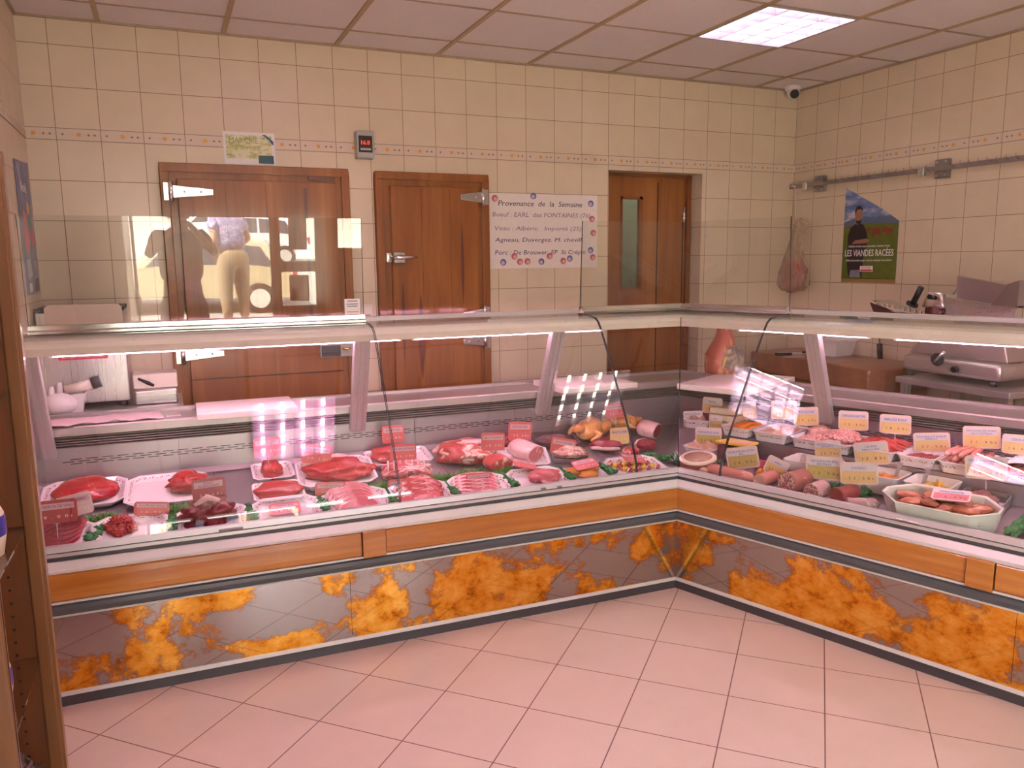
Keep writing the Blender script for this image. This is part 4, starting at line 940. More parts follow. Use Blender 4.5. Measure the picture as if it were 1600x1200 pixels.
M().tube([(-.05, .365, .345), (-.05, .31, .42)], .009, 10).build('handle_stem', CHROME, t); h = M().tube([(-.05, .318, .405), (-.05, .270, .500)], [.017, .017], 14).build('handle_grip', BLACK, t); M().tube([(-.05, .327, .392), (-.05, .321, .404)], .034, 16).build('grip_collar', BLACK, h)
M().loops([[(x, y, z) for y, z in ((.065, .565), (-.26, .515), (-.31, .405), (.06, .442))] for x in (-.03, .03)][0:1]+[[(x, y, z) for y, z in ((.065, .565), (-.26, .515), (-.31, .405), (.06, .442))] for x in (.004,)]).build('upper_tray', steel('tray_steel', (.48, .42, .45), .3, .85), t)
M().loops([[(x, y, z) for y, z in ((.075, .452), (-.34, .412), (-.34, .26), (.02, .29))] for x in (-.12, -.112)]).build('lower_tray', STEEL, t)
M().loops([[(x, y, z) for y, z in ((-.22, .42), (-.30, .53), (-.36, .55), (-.36, .42))] for x in (-.14, .04)]).build('end_plate', steel('end_plate_steel', (.42, .36, .36), .3, .85), t)
M().tube([(-.19, .02, .115), (-.205, .02, .112)], .036, 16).build('thickness_dial', BLACK, t); M().tube([(-.205, .03, .10), (-.215, -.03, .16)], .009, 8).build('dial_pointer', CHROME, t); M().tube([(-.19, -.09, .075), (-.21, -.09, .07)], .018, 10).build('power_knob', BLACK, t)
M().tube([(0, .07, .15), (.0, -.02, .30)], .012, 8).build('carriage_arm', STEEL, t)

# ------------------------------------------------------------------ trays and food
SLOPE = math.atan(.15)
def put(name, label, cat, side, s, d, z=None, rz=0., group=None, h=0., flat=False):
    zz = (deckz(d) if z is None else z)+.0035+h
    return thing(name, label, cat, tuple(wpos(side, s, d, zz)), RZ[side]+rz, group, rx=0 if (flat or z is not None) else SLOPE)
def octo(w, d, c, ins=0.):
    a, b = w/2-ins, d/2-ins; c = max(.004, c-ins*.586)
    return [(-a+c, -b), (a-c, -b), (a, -b+c), (a, b-c), (a-c, b), (-a+c, b), (-a, b-c), (-a, -b+c)]
m, n, o = newmat('ornamental_rim'); v = coords(n); a = N(n, 'ShaderNodeTexVoronoi'); n.links.new(v, a.inputs['Vector']); a.inputs['Scale'].default_value = 120
bsdf(n, o, mixc(n, math_(n, 'LESS_THAN', a.outputs['Distance'], .40), (.80, .72, .74), (.30, .13, .11)), .15); RIMP = m
def tray(side, s, d, w_, dp, label, rz=0., h=.028, cut=.045, grp='patterned white serving trays in the meat counter'):
    t = put('serving_tray', label, 'tray', side, s, d, rz=rz, group=grp)
    def lp(ins, z): return [(x, y, z) for x, y in octo(w_, dp, cut, ins)]
    M().loops([lp(.028, 0), lp(.004, h*.75), lp(0, h), lp(.009, h), lp(.034, .008)]).build('tray', PORC, t)
    M().loops([lp(.0145, h-.0040), lp(.0235, h-.0110), lp(.0240, h-.0104), lp(.0150, h-.0034)], False, False).build('rim_pattern', RIMP, t)
    return t
def dish(s, d, w_, dp, label, h=.05, z=.70, rz=0., mat=None, pattern=True, cut=.018, fl=.012, grp='deep patterned dishes on the rear step'):
    t = put('serving_dish', label, 'dish', 'B', s, d, z=z, rz=rz, group=grp)
    def lp(ins, z_): return [(x, y, z_) for x, y in octo(w_, dp, cut, ins)]
    M().loops([lp(.020, 0), lp(.008, h*.8), lp(.004, h-.006), lp(0, h-.004), lp(0, h), lp(.008, h), lp(.024, .01)]).build('dish', mat or PORC, t)
    if pattern: M().loops([lp(.0135, h*.45), lp(.0080, h*.72), lp(.0086, h*.72), lp(.0141, h*.45)], False, False).build('side_pattern', RIMP, t)
    return t
G1 = 'plastic parsley strips between the trays'
def parsley(side, s, d, L, label, rz=0., curly=False, w_=.03):
    t = put('parsley_strip', label, 'garnish', side, s, d, rz=rz, group=G1)
    m = M(); rnd = random.Random(int(s*1000+d*77)); m.box(-L/2, L/2, -w_/2, w_/2, 0, .004)
    if curly:
        for k in range(int(L*420)):
            x, y = rnd.uniform(-L/2, L/2), rnd.uniform(-w_/2, w_/2); r = rnd.uniform(.006, .012)
            m.blob((x, y, .010+rnd.random()*.018), (r, r, r*.8), rnd.random()*99, .7, 9, 7, 5, False)
        m.build('leaves', DGREEN, t)
    else:
        for k in range(int(L*900)):
            x = rnd.uniform(-L/2, L/2); y = rnd.uniform(-w_/2, w_/2); a = rnd.uniform(0, 2*PI); l = rnd.uniform(.025, .05); dx, dy = math.cos(a)*l*.8, math.sin(a)*l*.55; zt = rnd.uniform(.010, .034)
            px, py = -math.sin(a)*.0022, math.cos(a)*.0022
            m.add([(x-px, y-py, .003), (x+px, y+py, .003), (x+dx*.6+px, y+dy*.6+py, zt), (x+dx*.6-px, y+dy*.6-py, zt), (x+dx, y+dy, zt*.7)], [(0, 1, 2, 3), (3, 2, 4)])
        m.build('leaves', LGREEN, t)
    return t
def lump(side, s, d, r, label, mat, name='beef_joint', cat='meat', h=.012, rz=0., seed=0, amp=.14, fr=3., z=None, fat=None, group=None, hf=.02, flat=False):
    t = put(name, label, cat, side, s, d, rz=rz, h=h, z=z, group=group)
    M().blob((0, 0, r[2]*.55), r, seed, amp, fr, 36, 24, hf=hf).build('flesh', mat, t)
    if fat:
        for k, (p, q, rr) in enumerate(fat): M().blob(p, q, seed+k+3, .2, 4, 20, 12, flat=False).build('fat', RIND, t)
    return t
def slice_(t_name, label, side, s, d, w_, dp, th, rz, h, mat, rim, group, tilt=.25, bow=.2, z=None):
    t = put(t_name, label, 'meat', side, s, d, rz=rz, h=h, group=group, z=z); t.rotation_euler.x += tilt
    n_ = 26; P = []
    for k in range(n_):
        a = 2*PI*k/n_; x = math.cos(a)*w_/2; y = math.sin(a)*dp/2*(1+.18*math.sin(a*2+s*9))+bow*(x*x)/w_*2; P.append((x, y))
    def lp(f, z): return [(x*f, y*f, z+.010*math.cos(x/w_*3)) for x, y in P]
    M().loops([lp(.97, 0), lp(1, th*.5), lp(.97, th)], smooth=True).build('rind', rim, t)
    M().loops([lp(.90, th-.0005), lp(.88, th+.0012)], smooth=False).build('lean', mat, t)
    return t
# --- meat counter, rear row
tray('A', 2.605, .550, .325, .285, 'patterned tray under the big smooth red beef joint, furthest left at the back')
lump('A', 2.60, .55, (.125, .105, .042), 'large smooth oval joint of red beef on the far left tray', RED, seed=3, amp=.10, rz=.3)
tray('A', 2.285, .505, .325, .32, 'mostly empty patterned tray right of the big oval beef joint', rz=-.02)
lump('A', 2.20, .52, (.078, .088, .035), 'ragged piece of bright red beef on the mostly empty tray', RED, seed=11, amp=.3, fr=5, hf=.06)
tray('A', 1.835, .575, .185, .20, 'small patterned tray under the upright red steak', cut=.02)
lump('A', 1.84, .565, (.048, .082, .040), 'narrow red steak with a fat edge on the small rear tray', RED, 'beef_steak', seed=5, amp=.2, fat=[((.012, .068, .055), (.022, .014, .022), .2)])
tray('A', 1.835, .345, .215, .20, 'patterned tray under the wide bright red beef slab', cut=.02)
lump('A', 1.835, .345, (.105, .075, .030), 'wide flat slab of bright red beef in front of the narrow steak', RED, seed=8, amp=.14)
tray('A', 1.562, .480, .355, .33, 'large patterned tray under the long red beef cut, middle of the left counter', rz=-.06, h=.034)
lump('A', 1.555, .47, (.155, .085, .045), 'long large cut of red beef with a pale end on the large tray', RED, seed=14, amp=.22, rz=-.25, fat=[((-.125, .03, .04), (.04, .02, .03), .2), ((.0, .075, .06), (.05, .02, .015), .3)])
tray('A', 1.235, .590, .315, .20, 'shallow patterned tray at the back right of the front glass joint', cut=.02)
lump('A', 1.26, .59, (.105, .055, .045), 'folded orange-red meat on the shallow rear tray', VEAL, 'veal_joint', seed=21, amp=.2)
# rack and joints on the bare deck
t = lump('A', 1.245, .40, (.125, .070, .045), 'bony pink rack of lamb ribs lying on the bare deck', BACON, 'lamb_rack', seed=31, amp=.2, h=.002, rz=-.15)
for k in range(7): M().tube([(-.09+.028*k, -.055, .05), (-.085+.028*k, .0, .075), (-.08+.028*k, .055, .055)], [.004, .006, .004], 8).build('rib', RIND, t)
t = lump('A', .915, .53, (.150, .110, .058), 'large leg of lamb with marbled cut side at the back of the deck', LAMB, 'lamb_joint', seed=41, amp=.25, h=.002, rz=-.3, fat=[((.05, .0, .085), (.085, .030, .012), .2)])
M().tube([(-.13, .02, .05), (-.10, -.055, .055), (-.03, -.095, .035), (.05, -.10, .03)], [.006, .009, .010, .006], 8).build('fat_edge', RIND, t)
def joint(side, s, d, r, L, label, mat, cut, rz, name='pork_joint', h=.014, rim=RIND, z=None, tie=False, cat='meat'):
    t = put(name, label, cat, side, s, d, rz=rz, h=h, z=z)
    n_ = 28; prof = [(-.5, .35), (-.46, .7), (-.36, .95), (-.1, 1.02), (.2, .98), (.42, .95), (.5, .93)]
    lp = []
    for q, f in prof: lp.append([(r[0]*f*math.cos(a)*(1+.06*noise.noise(Vector((math.cos(a)*2, q*4, s*9)))), -q*L, r[1]*(.98+f*math.sin(a))*(1 if math.sin(a) > -.5 else .97)) for a in [2*PI*k/n_ for k in range(n_)]])
    M().loops(lp, smooth=True).build('outside', rim, t)
    y = -.5*L
    M().loops([[(p[0]*.90, y-.0008, (p[2]-r[1])*.90+r[1]) for p in lp[-1]], [(p[0]*.86, y-.0022, (p[2]-r[1])*.86+r[1]) for p in lp[-1]]]).build('cut_face', cut, t)
    if tie:
        for q in (-.25, 0, .25): M().tube([(r[0]*1.04*math.cos(a), -q*L, r[1]*(.98+1.04*math.sin(a))) for a in [PI*k/10 for k in range(11)]], .0016, 6, False).build('string', PAPER, t)
    return t
joint('A', .805, .355, (.068, .036), .085, 'small boneless lamb roast with its cut face forward', LAMB, LAMB, .2, 'lamb_roast', .002, VEAL)
tray('A', .640, .420, .26, .24, 'patterned tray under the pale pork roast', rz=-.3, cut=.02)
joint('A', .635, .425, (.070, .044), .15, 'pale pink pork roast with a smooth round cut face', PORK, PORK, .5, 'pork_roast')
lump('A', .67, .62, (.10, .055, .042), 'dark red folded piece of meat behind the pork roast', REDD, 'pork_shoulder', seed=55, amp=.25, h=.004)
t = put('black_meat_pack', 'film-wrapped dark pack of purple slices behind the tilted pink tag', 'packet', 'A', .375, .60, rz=-.2)
M().loops([[(x*k, y*k, z) for x, y in octo(.24, .20, .02)] for k, z in ((.9, 0), (1, .03), (.95, .03), (.85, .006))]).build('pack', plain('purple_grey_pack', (.16, .08, .10), .3), t)
M().blob((0, 0, .02), (.10, .075, .016), 3, .1).build('slices', meat('purple_slices', (.36, .12, .16), (.25, .07, .10), (.52, .3, .33), .4, 9, (1, 4, 1)), t)
M().loops([[(x, y, .034) for x, y in octo(.235, .195, .02)], [(x, y, .0345) for x, y in octo(.235, .195, .02)]]).build('film', PLAST, t)
t = put('minced_pork', 'heap of pale pink diced pork on a grey tray', 'meat', 'A', .39, .395, rz=-.3); M().loops([[(x*k, y*k, z) for x, y in octo(.19, .16, .02)] for k, z in ((.9, 0), (1, .022), (.94, .022), (.85, .006))]).build('tray', plain('grey_tray', (.30, .24, .25), .3), t)
M().blob((0, 0, .03), (.080, .062, .026), 9, .25, 6, hf=.15).build('mince', mince('diced_pork', (.55, .22, .20), (.70, .38, .32), (.80, .58, .50), 60), t)
# poultry
def bird(side, s, d, label, rz, sc=1.0, z=None, mat=CHIX):
    t = put('whole_chicken', label, 'poultry', side, s, d, rz=rz, h=.002, z=z, group='yellow-skinned poultry in the corner'); t.scale = (sc,)*3
    M().blob((0, 0, .058), (.105, .070, .066), s*7, .10, 3, 36, 24).build('body', mat, t)
    for y in (-1, 1):
        M().tube([(.045, y*.045, .06), (.085, y*.055, .085), (.118, y*.040, .070), (.15, y*.030, .085)], [.032, .036, .022, .011], 14).build('leg', mat, t)
        M().tube([(-.05, y*.055, .07), (-.02, y*.085, .055), (-.065, y*.085, .035), (-.095, y*.075, .03)], [.015, .020, .014, .006], 12).build('wing', mat, t)
    M().tube([(-.09, 0, .075), (-.125, .005, .085), (-.14, .01, .065)], [.030, .020, .012], 12).build('neck', mat, t)
    return t
bird('A', .170, .605, 'whole yellow chicken, the left one of the poultry in the corner', .5, .95)
bird('A', -.080, .665, 'whole yellow-orange chicken behind the cream duck tag', 2.6, .80)
lump('A', .150, .445, (.085, .052, .030), 'dark red duck breast with pale skin edge in front of the left chicken', DUCK, 'duck_breast', 'poultry', seed=61, rz=-.5, fat=[((0, -.045, .012), (.08, .014, .012), .2)])
joint('A', -.165, .545, (.062, .046), .11, 'round boned veal joint with dark red cut face in the corner', VEAL, REDD, .6, 'veal_roast', .004)
lump('A', -.060, .385, (.058, .040, .030), 'small dark red duck leg with pale rim near the corner glass', DUCK, 'duck_joint', 'poultry', seed=71, rz=.3, fat=[((0, .034, .02), (.055, .012, .02), .2)])
lump('A', .065, .330, (.048, .034, .022), 'small red and white meat piece in front of the duck breast', LAMB, 'lamb_piece', seed=73)
# --- meat counter, front row
tray('A', 2.640, .160, .20, .235, 'patterned front tray with dark rolled beef, furthest left')
for k in range(4): slice_('beef_slice', ('lowest', 'second', 'third', 'topmost')[k]+' of the folded dark beef slices at the far left end', 'A', 2.655-.006*k, .130+.022*k, .15, .075, .012, .1, .012+.009*k, REDD, RED, 'folded beef slices at the left end', .35)
tray('A', 2.410, .158, .265, .235, 'patterned front tray with diced red and white meat')
for k, (x, y, hh) in enumerate(((-.055, .05, 0), (-.02, .06, 0), (.015, .045, 0), (-.045, .015, 0), (-.01, .02, 0), (.022, .01, 0), (-.03, .04, .026), (.0, .035, .026), (-.02, -.015, 0))):
    lump('A', 2.430-x, .150+y, (.022, .020, .019), ('pale cube of stewing veal in the heap on the tray left of the dark knuckle'), VEAL if k % 2 else LAMB, 'stewing_cube', seed=80+k, amp=.3, h=.010+hh, group='stewing cubes on the front tray', fr=5)
tray('A', 2.112, .158, .265, .235, 'patterned front tray under the dark red knotted meat')
t = lump('A', 2.125, .165, (.098, .070, .055), 'knotted dark red boned meat on the second tray from the diced meat', REDD, 'pork_knuckle', seed=90, amp=.32, fr=6, hf=.05)
M().tube([(-.05, -.04, .09), (0, -.02, .108), (.045, -.03, .095)], [.008, .014, .008], 10).build('fat', RIND, t)
tray('A', 1.820, .158, .27, .235, 'empty patterned front tray with a tag lying in it')
tray('A', 1.530, .158, .28, .235, 'patterned front tray under the fan of pink pork slices')
for k in range(5): slice_('pork_slice', ('rearmost', 'second', 'middle', 'fourth', 'front')[k]+' slice of the fan of pale pink pork cutlets', 'A', 1.545-.004*k, .245-.032*k, .215-.008*k, .085, .011, -.05, .030-.003*k, PORK, RIND, 'fan of pork cutlets', .38, -.28)
tray('A', 1.245, .158, .265, .235, 'patterned front tray under the bony veal slices')
for k in range(3): slice_('veal_slice', ('rear', 'middle', 'front')[k]+' ragged veal breast slice in the tray right of the pork fan', 'A', 1.24+.01*k, .215-.050*k, .215, .10, .016, -.08*k, .022-.004*k, VEAL, LAMB, 'veal breast slices', .3, -.15)
tray('A', .965, .158, .275, .235, 'patterned front tray under the streaky pink belly slices')
for k in range(5): slice_('belly_slice', ('rearmost', 'second', 'middle', 'fourth', 'front')[k]+' streaky pork belly slice in the tray left of the escalope', 'A', .965+.008*k, .240-.032*k, .235, .050, .010, -.04*k, .022-.002*k, BACON, RIND, 'streaky pork belly slices', .3, -.10)
tray('A', .672, .158, .275, .235, 'patterned front tray under the single pale pork escalope')
lump('A', .645, .150, (.080, .052, .032), 'single pale pink escalope folded on its tray near the corner', PORK, 'pork_escalope', seed=101, rz=-.4, amp=.25)
t = put('meat_dish', 'cling-wrapped dish under the breaded orange escalopes', 'dish', 'A', .420, .150, group=None); M().loops([[(x*k, y*k, z) for x, y in octo(.21, .20, .03)] for k, z in ((.9, 0), (1, .012), (.95, .012), (.88, .005))]).build('dish', PORC, t)
BREAD = plain('orange_breadcrumb', (.70, .27, .06), .7, var=.3, scale=120)
for k, (x, y) in enumerate(((-.045, .03), (.035, .035), (0, -.025))): lump('A', .420-x, .150+y, (.050, .036, .018), ('left', 'right', 'front')[k]+' of the three breaded orange escalopes near the corner', BREAD, 'breaded_escalope', seed=110+k, h=.014, group='breaded escalopes', hf=.03)
tray('A', .145, .155, .29, .235, 'patterned front tray with coloured skewers beside the corner glass', rz=-.03)
PEP = plain('yellow_pepper', (.82, .50, .05), .3)
for k in range(4):
    t = put('meat_skewer', ('leftmost', 'second', 'third', 'rightmost')[k]+' of the meat skewers with yellow pepper by the corner glass', 'skewer', 'A', .225-.052*k, .165, rz=.5, h=.022, group='meat skewers by the corner')
    M().tube([(0, -.085, 0), (0, .085, 0)], .0015, 6).build('stick', CREAM, t)
    for j in range(5): M().blob((0, -.058+.029*j, 0), (.015, .013, .014), k*5+j, .25, 4, 14, 10, flat=False).build('meat_cube' if j % 2 == 0 else 'pepper_piece', LAMB if j % 2 == 0 else PEP, t)
# parsley
for k, (s, d, L, rz, cur, lab) in enumerate(((2.545, .300, .16, .15, 0, 'green plastic parsley strip below the far left beef joint'), (2.535, .165, .20, PI/2-.15, 1, 'curly parsley strip beside the folded beef slices'), (2.20, .305, .20, 0, 0, 'green parsley strip below the mostly empty tray'),
    (2.262, .16, .20, PI/2, 1, 'curly parsley strip left of the dark knotted meat'), (1.966, .165, .21, PI/2, 1, 'curly parsley strip left of the empty front tray'), (1.675, .18, .22, PI/2, 1, 'curly parsley strip left of the pork slices'), (1.41, .292, .18, .0, 0, 'green parsley strip behind the pork slices'),
    (1.388, .165, .20, PI/2, 1, 'curly parsley strip right of the pork slices'), (1.11, .305, .14, .0, 0, 'green parsley strip right of the rack of ribs'), (1.107, .165, .20, PI/2, 1, 'curly parsley strip left of the belly slices'), (.955, .325, .13, .1, 0, 'green parsley strip in front of the leg of lamb'),
    (.821, .18, .21, PI/2, 1, 'curly parsley strip between belly slices and escalope'), (.80, .292, .10, .1, 0, 'green parsley strip below the small lamb roast'), (.532, .18, .21, PI/2, 1, 'curly parsley strip right of the escalope'), (.305, .18, .17, PI/2, 1, 'curly parsley strip beside the breaded escalopes'),
    (-.035, .245, .13, PI/2+.6, 1, 'curly parsley strip in the corner by the skewers'))):
    parsley('A', s, d, L, lab, rz, bool(cur))
# --- delicatessen counter: rear step
def fill(t, w_, dp, h, mat, name, seed=0, amp=.10, top=.018, hf=.03, fr=4):
    m = M(); nu, nv = 26, 26; v = []
    for j in range(nv+1):
        for i in range(nu+1):
            u, q = i/nu*2-1, j/nv*2-1; e = min(1, (1-max(abs(u), abs(q)))*3.5)
            v.append((u*w_/2, q*dp/2, h+top*e*(1+1.8*noise.noise(Vector((u*fr*.5+seed, q*fr*.5, seed)))) + hf*.12*e*noise.noise(Vector((u*14, q*14, seed)))))
    m.add(v, [(j*(nu+1)+i, j*(nu+1)+i+1, (j+1)*(nu+1)+i+1, (j+1)*(nu+1)+i) for j in range(nv) for i in range(nu)], True)
    k = len(m.v); m.add([(-w_/2, -dp/2, h-.012), (w_/2, -dp/2, h-.012), (w_/2, dp/2, h-.012), (-w_/2, dp/2, h-.012)], [(0, 1, 2, 3)])
    o = m.build(name, mat, t); return o
t = dish(-.235, .56, .15, .22, 'white dish of dark pate in the very corner of the delicatessen counter', rz=.3); fill(t, .115, .185, .038, PATE, 'pate')
t = put('cheese_stack', 'stack of pale wrapped cheese wedges in the back corner behind the yellow tags', 'cheese', 'B', -.10, .60, z=.70)
for k in range(3): M().prism([(-.08, -.05), (.08, -.06), (.09, .05), (-.06, .06)], .002+k*.04, .038+k*.04, Matrix.Rotation(.1*k, 4, 'Z')).build('wedge', plain('pale_cheese', (.74, .58, .42), .4), t, .006)
t = dish(.047, .555, .17, .27, 'deep dish of orange terrine, leftmost on the rear step'); fill(t, .135, .235, .040, ORANGE, 'terrine', 2, top=.008)
t = dish(.240, .555, .19, .27, 'deep dish of smooth pinkish pate next to the orange terrine'); fill(t, .155, .235, .040, PALEPATE, 'pate', 3, top=.010)
t = dish(.498, .555, .30, .27, 'wide deep dish heaped with sausage meat in two mounds'); fill(t, .265, .235, .038, SMINCE, 'sausage_meat', 5, top=.014)
M().blob((.06, 0, .060), (.085, .09, .032), 6, .15).build('right_mound', SMINCE, t); M().blob((-.07, .04, .055), (.06, .065, .030), 8, .15).build('left_mound', PATE, t)
t = dish(.748, .555, .19, .27, 'deep dish heaped with bright red minced beef strands')
fill(t, .155, .235, .036, RMINCE, 'minced_beef', 4, top=.02)
m = M(); rnd = random.Random(4)
for k in range(110):
    a = rnd.uniform(-.35, .35); x, y = rnd.uniform(-.065, .065), rnd.uniform(-.10, .10); l = .05; z = .052+.022*(1-(x/.085)**2)*(1-(y/.13)**2)+rnd.random()*.006
    m.tube([(x-l*math.cos(a), y-l*math.sin(a)*.6, z-.010), (x, y+.004, z), (x+l*math.cos(a), y+l*math.sin(a)*.6, z-.010)], .0032, 6)
tag(m.build('mince_strands', RMINCE, t), None, kind='stuff')
t = dish(.930, .555, .165, .28, 'deep dish with only three dark merguez sausages')
for k in range(3):
    q = put('merguez_sausage', ('left', 'middle', 'right')[k]+' of the dark red sausages alone in their dish', 'sausage', 'B', .895+.032*k, .535, z=.716, rz=-.5, group='merguez sausages'); M().tube([(0, -.055, .012), (0, -.03, .012), (.004, 0, .012), (0, .035, .012), (-.003, .055, .012)], [.005, .0115, .012, .0115, .005], 14).build('sausage', DSKIN, q)
t = dish(1.105, .555, .175, .28, 'deep dish piled with pink fresh sausages')
for k in range(14):
    r_, c_ = divmod(k, 5); q = put('fresh_sausage', 'pink fresh sausage in the pile right of the three dark ones', 'sausage', 'B', 1.048+.028*c_+.012*(r_ % 2), .555+.01*math.sin(k*3), z=.728+.020*r_, rz=.12*math.sin(k*5), group='pile of fresh sausages'); M().tube([(0, -.11, .006), (0, -.085, .012), (.004, 0, .014), (0, .085, .012), (0, .11, .006)], [.004, .0125, .0135, .0125, .004], 12).build('sausage', SAUSP, q)
t = dish(1.300, .555, .19, .28, 'deep dish of sausages partly covered by a white sheet')
for k in range(6):
    q = put('fresh_sausage', 'pink sausage sticking out from under the white sheet', 'sausage', 'B', 1.235+.026*k, .53, z=.733, rz=.05*math.sin(k), group='sausages under the sheet'); M().tube([(0, -.10, .008), (0, -.08, .014), (0, .08, .014), (0, .10, .008)], [.005, .013, .013, .005], 12).build('sausage', SAUSP, q)
m = M(); nu = 16; v = [(-.075+.16*i/nu, -.09+.20*j/nu, .012*math.sin(i*.5)*math.sin(j*.4)+.018*(1-(2*i/nu-1)**2)) for j in range(nu+1) for i in range(nu+1)]
m.add(v, [(j*(nu+1)+i, j*(nu+1)+i+1, (j+1)*(nu+1)+i+1, (j+1)*(nu+1)+i) for j in range(nu) for i in range(nu)], True)
sh_ = thing('paper_sheet', 'white sheet laid over the sausages at the right end of the rear step', 'paper', tuple(wpos('B', 1.325, .555, .768)), RZ['B']); q = m.build('sheet', PAPER, sh_); q.modifiers.new('s', 'SOLIDIFY').thickness = .001
# middle row
t = dish(-.075, .335, .19, .13, 'white dish of pale pate behind the round ham in the corner', z=deckz(.335), h=.045, pattern=False); fill(t, .155, .095, .036, PALEPATE, 'pate', 6)
t = put('cheese_wedge', 'wedge of cheese with bright yellow rind and purple side', 'cheese', 'B', .115, .345, h=.0, flat=True)
M().loops([[(-.085, -.045, 0), (.085, -.05, 0), (.085, .05, 0), (-.06, .05, 0)], [(-.085, -.045, .075), (.085, -.05, .075), (.085, .05, .085), (-.06, .05, .085)]]).build('side', plain('purple_wax', (.16, .07, .12), .4), t, .004)
M().loops([[(x, y, z) for x, y in ((-.095, -.055), (.09, -.06), (.09, .055), (-.07, .055))] for z in (.086, .098)]).build('yellow_rind', CHEESE, t, .004); M().box(-.03, .075, -.035, .035, .098, .1).build('label', plain('peach_label', (.78, .48, .32), .5), t)
t = put('ham_slices', 'bright pink sliced ham in film behind the long sausage', 'meat', 'B', .320, .315); M().blob((0, 0, .018), (.085, .055, .022), 2, .15).build('ham', meat('bright_ham', (.70, .16, .24), (.6, .12, .18), (.8, .45, .45), .2, 7), t); M().blob((.03, .02, .028), (.09, .06, .022), 7, .3, 6).build('film', PLAST, t)
t = put('shrimp_mix', 'small heap of orange pieces beside the long pink sausage', 'food', 'B', .345, .225); M().blob((0, 0, .015), (.05, .03, .022), 5, .3, 6, hf=.2).build('orange_pieces', CARROT, t)
def bowl(s, d, w_, dp, h, label, mat=WHITE, fillm=None, fn='contents', rz=0, flare=.022, lvl=.6):
    t = put('salad_bowl', label, 'bowl', 'B', s, d, z=deckz(d-.08)+.004, rz=rz, group='white square salad bowls')
    def lp(k, z): return [(x, y, z) for x, y in octo(w_-k, dp-k, .014)]
    M().loops([lp(flare*2+.02, 0), lp(.0, h), lp(.006, h+.002), lp(.014, h), lp(flare*2+.03, .01)]).build('bowl', mat, t, .0015)
    if fillm: fill(t, w_-.055, dp-.055, h*lvl, fillm, fn, int(s*10), top=.014, hf=.2)
    return t
b1 = bowl(.52, .335, .235, .17, .085, 'empty looking white square bowl behind the two front tags', fillm=plain('grey_green_salad', (.35, .36, .22), .5, var=.4), lvl=.3)
b2 = bowl(.845, .335, .165, .18, .085, 'white square bowl of grated orange carrot', fillm=CARROT, fn='grated_carrot', lvl=.55)
b3 = bowl(1.035, .335, .185, .18, .085, 'white square bowl of yellow corn salad with a spoon', fillm=CORN, fn='corn_salad', lvl=.55)
for s, lab in ((.885, 'steel spoon standing in the grated carrot'), (1.00, 'steel spoon with a hole standing in the corn salad')):
    t = put('serving_spoon', lab, 'spoon', 'B', s, .355, z=deckz(.27)+.06, group='serving spoons'); M().loops([[(-.008, -.03, 0), (.008, -.03, 0), (.008, -.028, .002), (-.008, -.028, .002)], [(-.009, .02, .055), (.009, .02, .055), (.009, .022, .056), (-.009, .022, .056)], [(-.013, .03, .07), (.013, .03, .07), (.013, .032, .071), (-.013, .032, .071)]]).build('handle', STEEL, t)
    M().blob((0, -.045, -.004), (.020, .025, .008), 0, 0, flat=False, nu=14, nv=8).build('spoon_bowl', STEEL, t)
t = put('jelly_tray', 'steel tray with glistening pate in jelly behind the big cream dish', 'dish', 'B', 1.225, .335, rz=0)
M().loops([[(x*k, y*k, z) for x, y in octo(.17, .18, .015)] for k, z in ((.92, 0), (1, .045), (.96, .045), (.88, .006))]).build('tray', STEEL, t); M().blob((-.01, .0, .035), (.065, .068, .030), 4, .2, 5).build('pate', meat('jellied_pate', (.40, .14, .13), (.26, .08, .08), (.58, .42, .38), .4, 10, rough=.12), t); M().blob((.02, -.035, .040), (.045, .03, .016), 5, .1).build('jelly', plain('pale_jelly', (.56, .50, .42), .12), t)
# front row
t = put('round_ham', 'big round cut ham with pale fat band lying in the corner', 'ham', 'B', .0, .180, rz=.1)
M().lathe([(.080, 0), (.088, .01), (.090, .045), (.086, .055)], 40).build('ham', meat('ham_side', (.46, .12, .08), (.34, .08, .06), (.58, .28, .2), .25, 7), t); M().lathe([(.089, .040), (.092, .046), (.091, .052), (.0865, .056), (.080, .0565)], 40).build('fat_band', plain('pale_fat', (.80, .66, .52), .4), t)
M().lathe([(.084, .0562), (.0, .058)], 40).build('cut_face', PALEPATE, t)
def sausage(s, d, r, L, rz, label, skin, cut=None, h=0., grp='cured sausages along the front', tipr=.5):
    t = put('cured_sausage', label, 'sausage', 'B', s, d, rz=rz, h=h, group=grp)
    n_ = 9; pts = [(-L/2+L*i/n_, 0, r) for i in range(n_+1)]; rr = [r*(1+.03*math.sin(i*2.1)) for i in range(n_+1)]; rr[-1] = r*tipr*.5; rr[-2] = r*.9
    if not cut: rr[0] = r*tipr*.5; rr[1] = r*.9
    M().tube(pts, rr, 28).build('sausage', skin, t)
    if cut: M().tube([(-L/2-.0012, 0, r), (-L/2+.001, 0, r)], [r*.93, r*.95], 28, smooth=False).build('cut_face', cut, t)
    return t
sausage(.215, .120, .030, .27, -.08, 'long smooth pink sausage lying along the front glass', SAUSP)
sausage(.085, .085, .022, .05, 1.9, 'short beige sausage end beside the round ham', PALEPATE, PALEPATE)
sausage(.385, .150, .030, .14, 1.5, 'pink cooked sausage with pale cut end wrapped in film', SAUSP, PALEPATE)
sausage(.525, .155, .046, .16, 1.42, 'thick brown salami with dark speckled cut face', SALSKIN, SALAMI)
sausage(.638, .125, .036, .12, 1.5, 'mottled salami with white-flecked cut face', WSKIN, SALAMI)
sausage(.752, .150, .034, .14, 1.35, 'dark red smooth dry sausage left of the floured one', DSKIN, DSKIN)
